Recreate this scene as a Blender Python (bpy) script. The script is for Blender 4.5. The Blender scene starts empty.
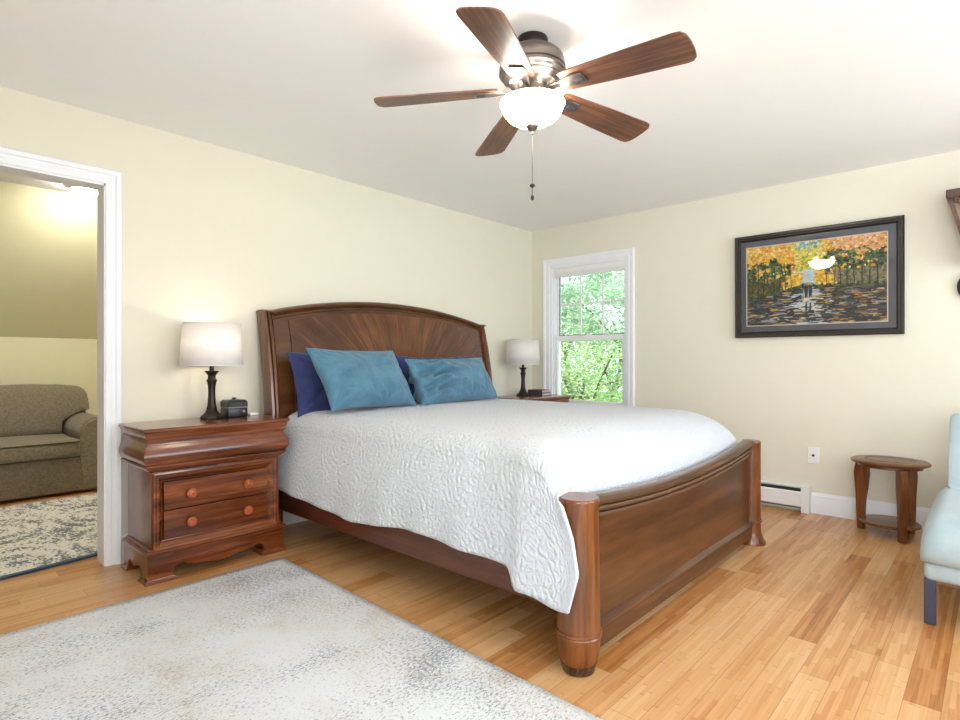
import bpy, bmesh, math, random
from mathutils import Vector, Matrix, noise
random.seed(7)
PI = math.pi
scn = bpy.context.scene
COL = scn.collection

# ------------------------------------------------------------------ camera
cam_d = bpy.data.cameras.new('camera')
cam_d.sensor_fit = 'HORIZONTAL'; cam_d.sensor_width = 36.0
cam_d.lens = 36.0 * 566.0 / 960.0
cam_d.clip_start = 0.02; cam_d.clip_end = 300
cam = bpy.data.objects.new('camera', cam_d); COL.objects.link(cam)
cam.location = (-4.687, -3.564, 1.114)
cam.rotation_euler = (PI / 2, 0, math.radians(42.5) - PI / 2)
scn.camera = cam

# ------------------------------------------------------------------ world, sun, added window fill, exposure
world = bpy.data.worlds.new('world'); scn.world = world; world.use_nodes = True
wn = world.node_tree.nodes['Background']
wn.inputs['Color'].default_value = (0.86, 0.93, 1.0, 1); wn.inputs['Strength'].default_value = 2.2

def light(name, kind, loc, rot, energy, color, **kw):
    d = bpy.data.lights.new(name, kind); d.energy = energy; d.color = color
    for k, v in kw.items(): setattr(d, k, v)
    o = bpy.data.objects.new(name, d); COL.objects.link(o); o.location = loc; o.rotation_euler = rot
    return o
light('sun', 'SUN', (-10, 2, 12), (math.radians(12), math.radians(-48), 0), 5.0, (1.0, 0.96, 0.88), angle=0.02)
# added soft fill lights outside unseen rear windows, tilted up to lift the ceiling
light('window_fill', 'AREA', (-3.9, -5.75, 1.45), (-PI / 2 - .4, 0, PI), 47, (0.865, 0.935, 1.0), shape='RECTANGLE', size=1.5, size_y=1.5)
light('window_fill', 'AREA', (-1.5, -5.75, 1.45), (-PI / 2 - .4, 0, PI), 47, (0.865, 0.935, 1.0), shape='RECTANGLE', size=1.5, size_y=1.5)
light('window_fill', 'AREA', (-5.95, -4.25, 1.45), (0, -PI / 2 - .4, 0), 80, (0.865, 0.935, 1.0), shape='RECTANGLE', size=1.5, size_y=1.3)
scn.view_settings.view_transform = 'Standard'
scn.view_settings.look = 'None'
scn.view_settings.exposure = 0.13
scn.view_settings.gamma = 1.0
scn.view_settings.use_curve_mapping = False

# ------------------------------------------------------------------ material helpers
def lin(c):
    return tuple(((v / 255) / 12.92 if v / 255 <= 0.04045 else ((v / 255 + 0.055) / 1.055) ** 2.4) for v in c) + (1.0,)

class NT:
    """tiny node-graph helper"""
    def __init__(self, name):
        self.m = bpy.data.materials.new(name); self.m.use_nodes = True
        self.t = self.m.node_tree; self.b = self.t.nodes['Principled BSDF']
        self.out = self.t.nodes['Material Output']
    def n(self, typ, **kw):
        nd = self.t.nodes.new(typ)
        for k, v in kw.items(): setattr(nd, k, v)
        return nd
    def set(self, sock, v):
        if isinstance(v, bpy.types.NodeSocket): self.t.links.new(v, sock)
        else: sock.default_value = v
    def math(self, op, a, b=0.0, c=0.0):
        nd = self.n('ShaderNodeMath', operation=op)
        self.set(nd.inputs[0], a); self.set(nd.inputs[1], b); self.set(nd.inputs[2], c)
        return nd.outputs[0]
    def obj(self): return self.n('ShaderNodeTexCoord').outputs['Object']
    def uv(self): return self.n('ShaderNodeTexCoord').outputs['UV']
    def mapping(self, vec, scale=(1, 1, 1), rot=(0, 0, 0), loc=(0, 0, 0)):
        nd = self.n('ShaderNodeMapping'); self.set(nd.inputs['Vector'], vec)
        nd.inputs['Scale'].default_value = scale; nd.inputs['Rotation'].default_value = rot; nd.inputs['Location'].default_value = loc
        return nd.outputs[0]
    def noise(self, vec, scale=5, detail=4, rough=0.55, dist=0.0):
        nd = self.n('ShaderNodeTexNoise'); self.set(nd.inputs['Vector'], vec)
        nd.inputs['Scale'].default_value = scale; nd.inputs['Detail'].default_value = detail
        nd.inputs['Roughness'].default_value = rough; nd.inputs['Distortion'].default_value = dist
        return nd.outputs['Fac']
    def ramp(self, fac, stops):
        nd = self.n('ShaderNodeValToRGB'); self.set(nd.inputs[0], fac)
        e = nd.color_ramp.elements
        while len(e) < len(stops): e.new(0.5)
        for el, (p, c) in zip(e, stops): el.position = p; el.color = c if len(c) == 4 else tuple(c) + (1,)
        return nd.outputs[0]
    def mix(self, fac, a, b, mode='MIX'):
        nd = self.n('ShaderNodeMix', data_type='RGBA', blend_type=mode)
        self.set(nd.inputs[0], fac); self.set(nd.inputs[6], a); self.set(nd.inputs[7], b)
        return nd.outputs[2]
    def comb(self, x, y, z=0.0):
        nd = self.n('ShaderNodeCombineXYZ')
        for s, v in zip(nd.inputs, (x, y, z)): self.set(s, v)
        return nd.outputs[0]
    def sep(self, v):
        nd = self.n('ShaderNodeSeparateXYZ'); self.set(nd.inputs[0], v); return nd.outputs
    def bump(self, h, strength=0.2, dist=0.01):
        nd = self.n('ShaderNodeBump'); self.set(nd.inputs['Height'], h)
        nd.inputs['Strength'].default_value = strength; nd.inputs['Distance'].default_value = dist
        self.t.links.new(nd.outputs[0], self.b.inputs['Normal']); return nd.outputs[0]
    def base(self, col=None, rough=0.5, metal=0.0, spec=0.5, coat=0.0, coat_rough=0.1, sheen=0.0):
        if col is not None: self.set(self.b.inputs['Base Color'], col)
        self.set(self.b.inputs['Roughness'], rough); self.b.inputs['Metallic'].default_value = metal
        self.b.inputs['Specular IOR Level'].default_value = spec
        self.b.inputs['Coat Weight'].default_value = coat; self.b.inputs['Coat Roughness'].default_value = coat_rough
        self.b.inputs['Sheen Weight'].default_value = sheen
        return self.m

def plain(name, rgb, rough=0.5, metal=0.0, spec=0.5, coat=0.0, mottle=0.04):
    g = NT(name); c = lin(rgb)
    f = g.noise(g.obj(), 9, 3)
    lo = tuple(x * (1 - mottle) for x in c[:3]) + (1,); hi = tuple(min(1, x * (1 + mottle)) for x in c[:3]) + (1,)
    return g.base(g.ramp(f, [(0.3, lo), (0.7, hi)]), rough, metal, spec, coat)

def wood(name, dark, mid, light_, axis='X', scale=1.0, rough=0.3, coat=0.25, stretch=14):
    g = NT(name)
    s = {'X': (1, stretch, stretch), 'Y': (stretch, 1, stretch), 'Z': (stretch, stretch, 1)}[axis]
    v = g.mapping(g.obj(), tuple(k * scale for k in s))
    f1 = g.noise(v, 1.6, 6, 0.6, 0.6)
    f2 = g.noise(g.mapping(g.obj(), tuple(k * scale * 4 for k in s)), 2.0, 3, 0.5)
    f3 = g.noise(g.obj(), 2.2, 2)
    f = g.math('ADD', g.math('MULTIPLY', f1, 0.62), g.math('ADD', g.math('MULTIPLY', f2, 0.2), g.math('MULTIPLY', f3, 0.18)))
    c = g.ramp(f, [(0.34, lin(dark)), (0.5, lin(mid)), (0.68, lin(light_))])
    g.bump(f2, 0.04, 0.002)
    return g.base(c, rough, 0, 0.5, coat, 0.12)

def fabric(name, rgb, rgb2, scale=300, rough=0.9, big=6, bump=0.25, sheen=0.2):
    g = NT(name); o = g.obj()
    f = g.math('ADD', g.math('MULTIPLY', g.noise(o, big, 4), 0.6), g.math('MULTIPLY', g.noise(o, scale, 2), 0.4))
    c = g.ramp(f, [(0.35, lin(rgb)), (0.65, lin(rgb2))])
    g.bump(g.noise(o, scale, 2), bump, 0.002)
    return g.base(c, rough, 0, 0.2, 0, 0.1, sheen)

# ------------------------------------------------------------------ geometry helpers
def box(bm, x0, x1, y0, y1, z0, z1):
    vs = [bm.verts.new((x, y, z)) for z in (z0, z1) for y in (y0, y1) for x in (x0, x1)]
    for f in ((0, 2, 3, 1), (4, 5, 7, 6), (0, 1, 5, 4), (2, 6, 7, 3), (0, 4, 6, 2), (1, 3, 7, 5)):
        bm.faces.new([vs[i] for i in f])
    return vs

def prism(bm, pts, axis, a0, a1):
    """polygon pts (2-D) extruded along an axis: X -> pts (y,z), Y -> (x,z), Z -> (x,y)"""
    def P(p, a): return {'X': (a, p[0], p[1]), 'Y': (p[0], a, p[1]), 'Z': (p[0], p[1], a)}[axis]
    A = [bm.verts.new(P(p, a0)) for p in pts]; B = [bm.verts.new(P(p, a1)) for p in pts]
    n = len(pts)
    bm.faces.new(A[::-1]); bm.faces.new(B)
    for i in range(n): bm.faces.new((A[i], A[(i + 1) % n], B[(i + 1) % n], B[i]))

def loft(bm, rings, closed=True, caps=True):
    R = [[bm.verts.new(p) for p in r] for r in rings]
    n = len(rings[0])
    for a, b in zip(R[:-1], R[1:]):
        for i in range(n if closed else n - 1):
            j = (i + 1) % n
            bm.faces.new((a[i], a[j], b[j], b[i]))
    if caps:
        bm.faces.new(R[0][::-1]); bm.faces.new(R[-1])
    return R

def lathe(bm, prof, c=(0, 0, 0), seg=32, caps=True, sx=1.0, sy=1.0):
    loft(bm, [[(c[0] + r * sx * math.cos(2 * PI * i / seg), c[1] + r * sy * math.sin(2 * PI * i / seg), c[2] + z) for i in range(seg)] for r, z in prof], True, caps)

def tube(bm, pts, r, seg=8):
    rings = []
    pts = [Vector(p) for p in pts]
    for i, p in enumerate(pts):
        d = (pts[min(i + 1, len(pts) - 1)] - pts[max(i - 1, 0)]).normalized()
        a = d.orthogonal().normalized() if abs(d.z) > 0.99 else d.cross(Vector((0, 0, 1))).normalized()
        b = d.cross(a)
        rr = r[i] if isinstance(r, (list, tuple)) else r
        rings.append([p + (a * math.cos(2 * PI * k / seg) + b * math.sin(2 * PI * k / seg)) * rr for k in range(seg)])
    loft(bm, rings)

def sphere(bm, c, r, seg=16, rings=10, s=(1, 1, 1)):
    bmesh.ops.create_uvsphere(bm, u_segments=seg, v_segments=rings, radius=r,
        matrix=Matrix.Translation(c) @ Matrix.Diagonal((s[0], s[1], s[2], 1)))

def rbox(bm, x0, x1, y0, y1, z0, z1, r=0.05, seg=4):
    """box with rounded edges"""
    t = bmesh.new(); box(t, x0, x1, y0, y1, z0, z1)
    bmesh.ops.bevel(t, geom=t.edges[:], offset=r, segments=seg, profile=0.5, affect='EDGES')
    me = bpy.data.meshes.new('tmp'); t.to_mesh(me); t.free(); bm.from_mesh(me); bpy.data.meshes.remove(me)

def B(): return bmesh.new()

def wloc(o):
    v = Vector((0, 0, 0))
    while o: v = v + o.location; o = o.parent
    return v

def mk(name, bm, mat, parent=None, smooth=35, bevel=0, bseg=2, loc=None):
    """link a bmesh written in world coordinates as ONE object"""
    bmesh.ops.recalc_face_normals(bm, faces=bm.faces[:])
    off = wloc(parent) if parent else (Vector(loc) if loc else Vector((0, 0, 0)))
    bmesh.ops.translate(bm, verts=bm.verts[:], vec=-off)
    me = bpy.data.meshes.new(name); bm.to_mesh(me); bm.free()
    if smooth:
        for p in me.polygons: p.use_smooth = True
        me.set_sharp_from_angle(angle=math.radians(smooth))
    o = bpy.data.objects.new(name, me); COL.objects.link(o)
    if isinstance(mat, (list, tuple)):
        for m in mat: me.materials.append(m)
    elif mat: me.materials.append(mat)
    if parent: o.parent = parent
    elif loc: o.location = loc
    if bevel:
        md = o.modifiers.new('bevel', 'BEVEL'); md.width = bevel; md.segments = bseg; md.limit_method = 'ANGLE'; md.angle_limit = math.radians(40)
        md.harden_normals = False
    return o

def tag(o, label, cat, group=None):
    o['label'] = label; o['category'] = cat
    if group: o['group'] = group
    return o

def thing(name, loc, label, cat, group=None):
    o = bpy.data.objects.new(name, None); COL.objects.link(o); o.location = loc; o.empty_display_size = 0.1
    return tag(o, label, cat, group)

def struct(name, bm, mat, parent=None, smooth=35, bevel=0):
    o = mk(name, bm, mat, parent, smooth, bevel)
    if not parent: o['kind'] = 'structure'
    return o

# ------------------------------------------------------------------ materials
M = {}
M['wall'] = plain('wall_paint', (229, 224, 206), 0.75, spec=0.25, mottle=0.008)
M['loft'] = plain('loft_paint', (238, 233, 196), 0.75, spec=0.25, mottle=0.01)
M['ceil'] = plain('ceiling_paint', (250, 249, 248), 0.8, spec=0.2, mottle=0.006)
M['trim'] = plain('trim_paint', (240, 241, 246), 0.35, spec=0.5, mottle=0.01)
M['white'] = plain('white_enamel', (240, 240, 240), 0.35, mottle=0.01)
M['black'] = plain('black_lacquer', (22, 22, 24), 0.3, spec=0.5)
M['slot'] = plain('dark_slot', (40, 44, 48), 0.6)
M['bronze'] = plain('dark_bronze', (44, 36, 32), 0.38, metal=0.5, mottle=0.2)
M['nickel'] = plain('brushed_pewter', (124, 116, 110), 0.34, metal=1.0)
M['bed'] = wood('bed_wood', (54, 29, 14), (84, 50, 26), (112, 70, 38), 'X', 0.8, 0.3, 0.35)
M['bedz'] = wood('bed_post_wood', (56, 26, 8), (102, 56, 21), (146, 86, 37), 'Z', 0.8, 0.28, 0.4)
M['rail'] = wood('bed_rail_wood', (48, 22, 12), (84, 42, 24), (114, 62, 36), 'Y', 0.8, 0.3, 0.3)
M['ns'] = wood('cherry_wood', (48, 19, 8), (108, 53, 23), (158, 90, 44), 'X', 0.9, 0.24, 0.4)
M['nsz'] = wood('cherry_wood_upright', (48, 19, 8), (108, 53, 23), (158, 90, 44), 'Z', 0.9, 0.24, 0.4)
M['knob'] = wood('knob_wood', (130, 58, 28), (176, 88, 48), (206, 122, 76), 'Y', 3, 0.2, 0.5)
M['stool'] = wood('stool_wood', (56, 28, 12), (108, 62, 28), (144, 90, 46), 'Y', 1.4, 0.35, 0.3)
M['stoolz'] = wood('stool_leg_wood', (60, 28, 10), (112, 62, 26), (150, 92, 44), 'Z', 1.4, 0.35, 0.3)
M['blade'] = wood('blade_wood', (46, 28, 20), (100, 63, 42), (154, 106, 72), 'X', 1.2, 0.4, 0.1, 22)
M['frame'] = wood('frame_wood', (14, 9, 8), (27, 19, 16), (44, 31, 27), 'Y', 1.5, 0.35, 0.2)
M['shelf'] = wood('shelf_wood', (52, 30, 22), (84, 54, 42), (112, 74, 60), 'Y', 1.2, 0.25, 0.5)
M['shelfback'] = wood('shelf_back_wood', (120, 100, 80), (160, 138, 112), (182, 162, 136), 'Z', 1.2, 0.4, 0.2)
M['redwood'] = wood('shelf_rail_wood', (120, 40, 14), (168, 66, 26), (200, 92, 40), 'Y', 1.2, 0.3, 0.4)
M['worn'] = wood('worn_toe_wood', (28, 10, 8), (50, 22, 16), (150, 110, 90), 'Z', 3, 0.35, 0.2)
M['teal'] = fabric('teal_cotton', (70, 109, 133), (96, 139, 161), 220, 0.85, 7, 0.15)
M['navy'] = fabric('navy_cotton', (46, 54, 98), (62, 70, 118), 220, 0.85, 7, 0.15)
M['sofa'] = fabric('taupe_chenille', (116, 105, 88), (148, 136, 116), 160, 0.95, 60, 0.6)
M['couch'] = fabric('ice_blue_fabric', (158, 176, 182), (178, 194, 200), 260, 0.9, 9, 0.3)
M['couchleg'] = plain('leg_paint', (58, 62, 82), 0.4)
M['bark'] = plain('bark', (92, 84, 74), 0.9, mottle=0.3)

def mat_floor():
    g = NT('bamboo_planks'); o = g.obj(); x, y, z = g.sep(o)
    W, L = 0.098, 1.3
    ry = g.math('DIVIDE', y, W); row = g.math('FLOOR', ry); fy = g.math('FRACT', ry)
    wn_ = g.n('ShaderNodeTexWhiteNoise', noise_dimensions='1D'); g.set(wn_.inputs['W'], row)
    rx = g.math('ADD', g.math('DIVIDE', x, L), g.math('MULTIPLY', wn_.outputs['Value'], 7.0))
    ix = g.math('FLOOR', rx); fx = g.math('FRACT', rx)
    w2 = g.n('ShaderNodeTexWhiteNoise', noise_dimensions='2D'); g.set(w2.inputs['Vector'], g.comb(row, ix))
    # narrow bamboo strips inside each plank, with node marks
    sy = g.math('FLOOR', g.math('MULTIPLY', ry, 6.0))
    w3 = g.n('ShaderNodeTexWhiteNoise', noise_dimensions='1D'); g.set(w3.inputs['W'], sy)
    sx = g.math('ADD', g.math('MULTIPLY', x, 3.4), g.math('MULTIPLY', w3.outputs['Value'], 9.0))
    w4 = g.n('ShaderNodeTexWhiteNoise', noise_dimensions='2D'); g.set(w4.inputs['Vector'], g.comb(sy, g.math('FLOOR', sx)))
    node_mark = g.math('LESS_THAN', g.math('FRACT', sx), 0.022)
    grain = g.noise(g.mapping(o, (2.5, 60, 1)), 2.0, 4, 0.6)
    f = g.math('ADD', g.math('MULTIPLY', w2.outputs['Value'], 0.44), g.math('ADD', g.math('MULTIPLY', w4.outputs['Value'], 0.22), g.math('MULTIPLY', grain, 0.42)))
    c = g.ramp(f, [(0.16, lin((146, 84, 38))), (0.34, lin((186, 124, 66))), (0.6, lin((211, 160, 107))), (0.98, lin((227, 187, 142)))])
    c = g.mix(g.math('MULTIPLY', node_mark, 0.28), c, lin((150, 96, 50)))
    gy = g.math('LESS_THAN', g.math('MINIMUM', fy, g.math('SUBTRACT', 1.0, fy)), 0.012)
    gx = g.math('LESS_THAN', fx, 0.0022)
    sg = g.math('FRACT', g.math('MULTIPLY', ry, 6.0)); seam = g.math('LESS_THAN', sg, 0.06)
    c = g.mix(g.math('MULTIPLY', seam, 0.16), c, lin((130, 80, 40)))
    gap = g.math('MAXIMUM', gy, gx)
    c = g.mix(g.math('MULTIPLY', gap, 0.4), c, lin((96, 58, 30)))
    g.bump(g.math('SUBTRACT', 1.0, gap), 0.15, 0.001)
    r = g.math('ADD', 0.27, g.math('MULTIPLY', grain, 0.12))
    return g.base(c, r, 0, 0.5, 0.15, 0.15)
M['floor'] = mat_floor()

def mat_radial():
    """book-matched veneer fanning out from the middle of the headboard"""
    g = NT('headboard_veneer'); x, y, z = g.sep(g.obj())
    zz = g.math('SUBTRACT', z, 0.72)
    ax = g.math('ABSOLUTE', x)
    ang = g.math('ARCTAN2', zz, ax)
    rad = g.math('SQRT', g.math('ADD', g.math('MULTIPLY', ax, ax), g.math('MULTIPLY', zz, zz)))
    v = g.comb(g.math('MULTIPLY', ang, 15.0), g.math('MULTIPLY', rad, 2.4), g.math('SIGN', x))
    f = g.noise(v, 1.0, 6, 0.62, 0.7)
    f2 = g.noise(g.obj(), 3.0, 3)
    f3 = g.noise(g.comb(g.math('MULTIPLY', ang, 70.0), g.math('MULTIPLY', rad, 5.0), g.math('SIGN', x)), 1.0, 3, 0.6, 0.4)
    f = g.math('ADD', g.math('MULTIPLY', f, 0.5), g.math('ADD', g.math('MULTIPLY', f2, 0.25), g.math('MULTIPLY', f3, 0.25)))
    wedge = g.math('MULTIPLY', g.math('GREATER_THAN', ang, 1.0), 0.055)
    c = g.ramp(g.math('ADD', f, wedge), [(0.36, lin((54, 28, 12))), (0.5, lin((86, 48, 22))), (0.66, lin((130, 80, 40)))])
    return g.base(c, 0.28, 0, 0.5, 0.4, 0.1)
M['veneer'] = mat_radial()

def mat_quilt():
    g = NT('white_matelasse'); u = g.uv()
    nd = g.n('ShaderNodeTexNoise'); g.set(nd.inputs['Vector'], u); nd.inputs['Scale'].default_value = 7; nd.inputs['Detail'].default_value = 2
    wv = g.n('ShaderNodeVectorMath', operation='MULTIPLY_ADD'); g.set(wv.inputs[0], nd.outputs['Color']); wv.inputs[1].default_value = (0.05, 0.05, 0); g.set(wv.inputs[2], u)
    v1 = g.n('ShaderNodeTexVoronoi', feature='SMOOTH_F1', voronoi_dimensions='2D'); g.set(v1.inputs['Vector'], wv.outputs[0]); v1.inputs['Scale'].default_value = 62; v1.inputs['Smoothness'].default_value = 0.4
    v2 = g.n('ShaderNodeTexVoronoi', feature='F1', voronoi_dimensions='2D'); g.set(v2.inputs['Vector'], wv.outputs[0]); v2.inputs['Scale'].default_value = 3.1; v2.inputs['Randomness'].default_value = 0.35
    ring = g.math('SINE', g.math('MULTIPLY', v2.outputs['Distance'], 70.0))
    v3 = g.n('ShaderNodeTexVoronoi', feature='DISTANCE_TO_EDGE', voronoi_dimensions='2D'); g.set(v3.inputs['Vector'], wv.outputs[0]); v3.inputs['Scale'].default_value = 30
    e = g.math('MINIMUM', g.math('MULTIPLY', v3.outputs['Distance'], 6.0), 1.0)
    h = g.math('ADD', g.math('MULTIPLY', v1.outputs['Distance'], -0.9), g.math('ADD', g.math('MULTIPLY', ring, 0.22), g.math('MULTIPLY', e, 0.55)))
    g.bump(h, 0.62, 0.0068)
    return g.base(lin((213, 217, 224)), 0.9, 0, 0.15, 0, 0.1, 0.15)
M['quilt'] = mat_quilt()

def mat_rug():
    g = NT('distressed_rug'); o = g.obj()
    n1 = g.noise(g.mapping(o, (1, 1.6, 1)), 1.7, 5, 0.6, 0.4)
    n2 = g.noise(g.mapping(o, (22, 42, 1)), 3.0, 4, 0.75)
    n3 = g.noise(g.mapping(o, (1.2, 1, 1), loc=(3, 7, 0)), 2.3, 4, 0.6, 0.3)
    fleck = g.ramp(g.math('ADD', n2, g.math('MULTIPLY', g.math('SUBTRACT', n1, 0.5), 0.5)), [(0.54, (0, 0, 0)), (0.63, (1, 1, 1))])
    basec = g.ramp(n3, [(0.4, lin((222, 225, 230))), (0.6, lin((218, 218, 218))), (0.78, lin((208, 200, 190)))])
    grain = g.noise(o, 140, 3, 0.7)
    basec = g.mix(g.math('MULTIPLY', grain, 0.35), basec, lin((248, 248, 248)))
    c = g.mix(g.math('MULTIPLY', fleck, 0.72), basec, lin((104, 114, 132)))
    tan = g.ramp(g.math('ADD', g.noise(g.mapping(o, (20, 42, 1), loc=(5, 2, 0)), 3.0, 4, 0.75), g.math('MULTIPLY', g.math('SUBTRACT', n3, 0.5), 0.7)), [(0.58, (0, 0, 0)), (0.66, (1, 1, 1))])
    c = g.mix(g.math('MULTIPLY', tan, 0.4), c, lin((178, 158, 136)))
    g.bump(g.math('ADD', grain, n2), 0.5, 0.006)
    return g.base(c, 0.95, 0, 0.1)
M['rug'] = mat_rug()

def mat_loft_rug():
    g = NT('ornamental_rug'); o = g.obj(); x, y, z = g.sep(o)
    v = g.n('ShaderNodeTexVoronoi', feature='F1', voronoi_dimensions='2D'); g.set(v.inputs['Vector'], g.mapping(o, (2.0, 1.3, 1))); v.inputs['Scale'].default_value = 1.0; v.inputs['Randomness'].default_value = 0.25
    ring = g.math('SINE', g.math('MULTIPLY', v.outputs['Distance'], 34.0))
    lace = g.noise(g.mapping(o, (1, .5, 1)), 62, 3, 0.75)
    patch = g.noise(o, 3.2, 2)
    f = g.math('ADD', g.math('MULTIPLY', ring, 0.055), g.math('ADD', lace, g.math('MULTIPLY', g.math('SUBTRACT', patch, 0.5), 0.5)))
    m = g.ramp(f, [(0.49, (0, 0, 0)), (0.59, (1, 1, 1))])
    c = g.mix(g.math('MULTIPLY', m, 0.78), lin((230, 225, 217)), lin((62, 78, 90)))
    g.bump(lace, 0.3, 0.004)
    return g.base(c, 0.95, 0, 0.1)
M['loftrug'] = mat_loft_rug()
M['rugedge'] = fabric('navy_binding', (34, 56, 74), (48, 72, 90), 200)
M['rugbind'] = fabric('rug_binding', (206, 204, 200), (224, 222, 218), 200)

def mat_emit(name, col, strength, basec=(250, 246, 236)):
    g = NT(name); g.base(lin(basec), 0.4)
    g.b.inputs['Emission Color'].default_value = col; g.b.inputs['Emission Strength'].default_value = strength
    return g.m
M['bowl'] = mat_emit('lit_alabaster_glass', (1.0, 0.88, 0.72, 1), 24)
M['bulb'] = mat_emit('lit_bulb', (1.0, 0.85, 0.68, 1), 8)
M['disc'] = mat_emit('lit_ceiling_disc', (1.0, 0.97, 0.9, 1), 215)

def mat_shade(name, rgb, tr):
    g = NT(name)
    d = g.n('ShaderNodeBsdfDiffuse'); t = g.n('ShaderNodeBsdfTranslucent'); mx = g.n('ShaderNodeMixShader')
    f = g.noise(g.mapping(g.obj(), (30, 30, 260)), 1.0, 3)
    c = g.ramp(f, [(0.3, tuple(k * 0.94 for k in lin(rgb)[:3])), (0.7, lin(rgb))])
    g.t.links.new(c, d.inputs['Color']); g.t.links.new(c, t.inputs['Color']); mx.inputs[0].default_value = tr
    g.t.links.new(d.outputs[0], mx.inputs[1]); g.t.links.new(t.outputs[0], mx.inputs[2]); g.t.links.new(mx.outputs[0], g.out.inputs['Surface'])
    return g.m
M['shade'] = mat_shade('linen_shade', (253, 249, 246), 0.32)

def mat_glass(name, tint=(1, 1, 1), refl=0.9):
    g = NT(name)
    tr = g.n('ShaderNodeBsdfTransparent'); tr.inputs['Color'].default_value = tint + (1,)
    gl = g.n('ShaderNodeBsdfGlossy'); gl.inputs['Roughness'].default_value = 0.01
    fr = g.n('ShaderNodeFresnel'); fr.inputs['IOR'].default_value = 1.5
    mx = g.n('ShaderNodeMixShader'); g.t.links.new(g.math('MULTIPLY', fr.outputs[0], refl), mx.inputs[0])
    g.t.links.new(tr.outputs[0], mx.inputs[1]); g.t.links.new(gl.outputs[0], mx.inputs[2]); g.t.links.new(mx.outputs[0], g.out.inputs['Surface'])
    return g.m
M['glass'] = mat_glass('window_glass', (0.97, 0.99, 0.98))
M['picglass'] = mat_glass('picture_glass', (1, 1, 1), 0.85)

def mat_leaf(name, a, b):
    g = NT(name)
    f = g.noise(g.obj(), 1.3, 3)
    c = g.ramp(f, [(0.35, lin(a)), (0.65, lin(b))])
    d = g.n('ShaderNodeBsdfDiffuse'); t = g.n('ShaderNodeBsdfTranslucent'); mx = g.n('ShaderNodeMixShader'); mx.inputs[0].default_value = 0.4
    g.t.links.new(c, d.inputs['Color']); g.t.links.new(c, t.inputs['Color'])
    g.t.links.new(d.outputs[0], mx.inputs[1]); g.t.links.new(t.outputs[0], mx.inputs[2]); g.t.links.new(mx.outputs[0], g.out.inputs['Surface'])
    return g.m
M['leaf1'] = mat_leaf('bright_leaves', (150, 180, 126), (196, 216, 164))
M['leaf2'] = mat_leaf('hazed_blue_green_leaves', (160, 192, 164), (200, 220, 196))  # haze in the upper sash is put into this pale leaf colour
M['grass'] = plain('lawn', (120, 160, 84), 0.95, mottle=0.2)

# ------------------------------------------------------------------ setting: bedroom shell
H = 2.44; X0, Y0 = -5.6, -5.4; T = 0.12
DX0, DX1, DZ = -4.59, -3.79, 2.072            # doorway to the loft room
b = B(); box(b, X0 - .2, .16, Y0 - .2, 3.2, -0.12, 0.0); struct('floor', b, M['floor'], smooth=0)
b = B(); box(b, X0 - .2, .16, Y0 - .2, T, H, H + .12); struct('ceiling', b, M['ceil'], smooth=0)
b = B()
box(b, X0, DX0, 0, T, 0, H); box(b, DX1, 0, 0, T, 0, H); box(b, DX0, DX1, 0, T, DZ, H)
struct('wall_back', b, M['wall'], smooth=0)
WY0, WY1, WZ0, WZ1 = -1.08, -0.23, 0.64, 2.05   # window opening in the right wall
b = B(); t = 0.16
box(b, 0, t, Y0, WY0, 0, H); box(b, 0, t, WY1, T, 0, H); box(b, 0, t, WY0, WY1, 0, WZ0); box(b, 0, t, WY0, WY1, WZ1, H)
struct('wall_right', b, M['wall'], smooth=0)
b = B()
a0, a1, c0, c1, z0, z1 = -4.65, -3.15, -2.25, -0.75, 0.7, 2.2
for p, q in ((X0 - .14, a0), (a1, c0), (c1, .16)): box(b, p, q, Y0 - .14, Y0, 0, H)
for p, q in ((a0, a1), (c0, c1)): box(b, p, q, Y0 - .14, Y0, 0, z0); box(b, p, q, Y0 - .14, Y0, z1, H)
struct('wall_front', b, M['wall'], smooth=0)
b = B()
box(b, X0 - .14, X0, Y0, -4.9, 0, H); box(b, X0 - .14, X0, -3.6, T, 0, H); box(b, X0 - .14, X0, -4.9, -3.6, 0, z0); box(b, X0 - .14, X0, -4.9, -3.6, z1, H)
struct('wall_left', b, M['wall'], smooth=0)

# loft room seen through the doorway: knee wall, sloped ceiling, side walls
KY, KZ = 3.0, 1.32
b = B(); box(b, X0 - .14, -2.1, KY, KY + .12, 0, KZ); struct('wall_loft_knee', b, M['loft'], smooth=0)
b = B(); prism(b, [(KY, KZ), (KY + .12, KZ), (KY + .12, KZ + .1), (1.88 + .1, H + .12), (1.88, H + .12), (1.88, H)], 'X', X0 - .14, -2.1); struct('ceiling_loft_slope', b, M['loft'], smooth=0)
b = B(); box(b, X0 - .14, -2.1, T, 1.88, H, H + .12); struct('ceiling_loft', b, M['ceil'], smooth=0)
b = B(); box(b, -2.1, -1.98, T, KY + .12, 0, H + .1); struct('wall_loft_right', b, M['loft'], smooth=0)
b = B(); box(b, X0 - .26, X0 - .14, T, KY + .12, 0, H + .1); struct('wall_loft_left', b, M['loft'], smooth=0)

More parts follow.
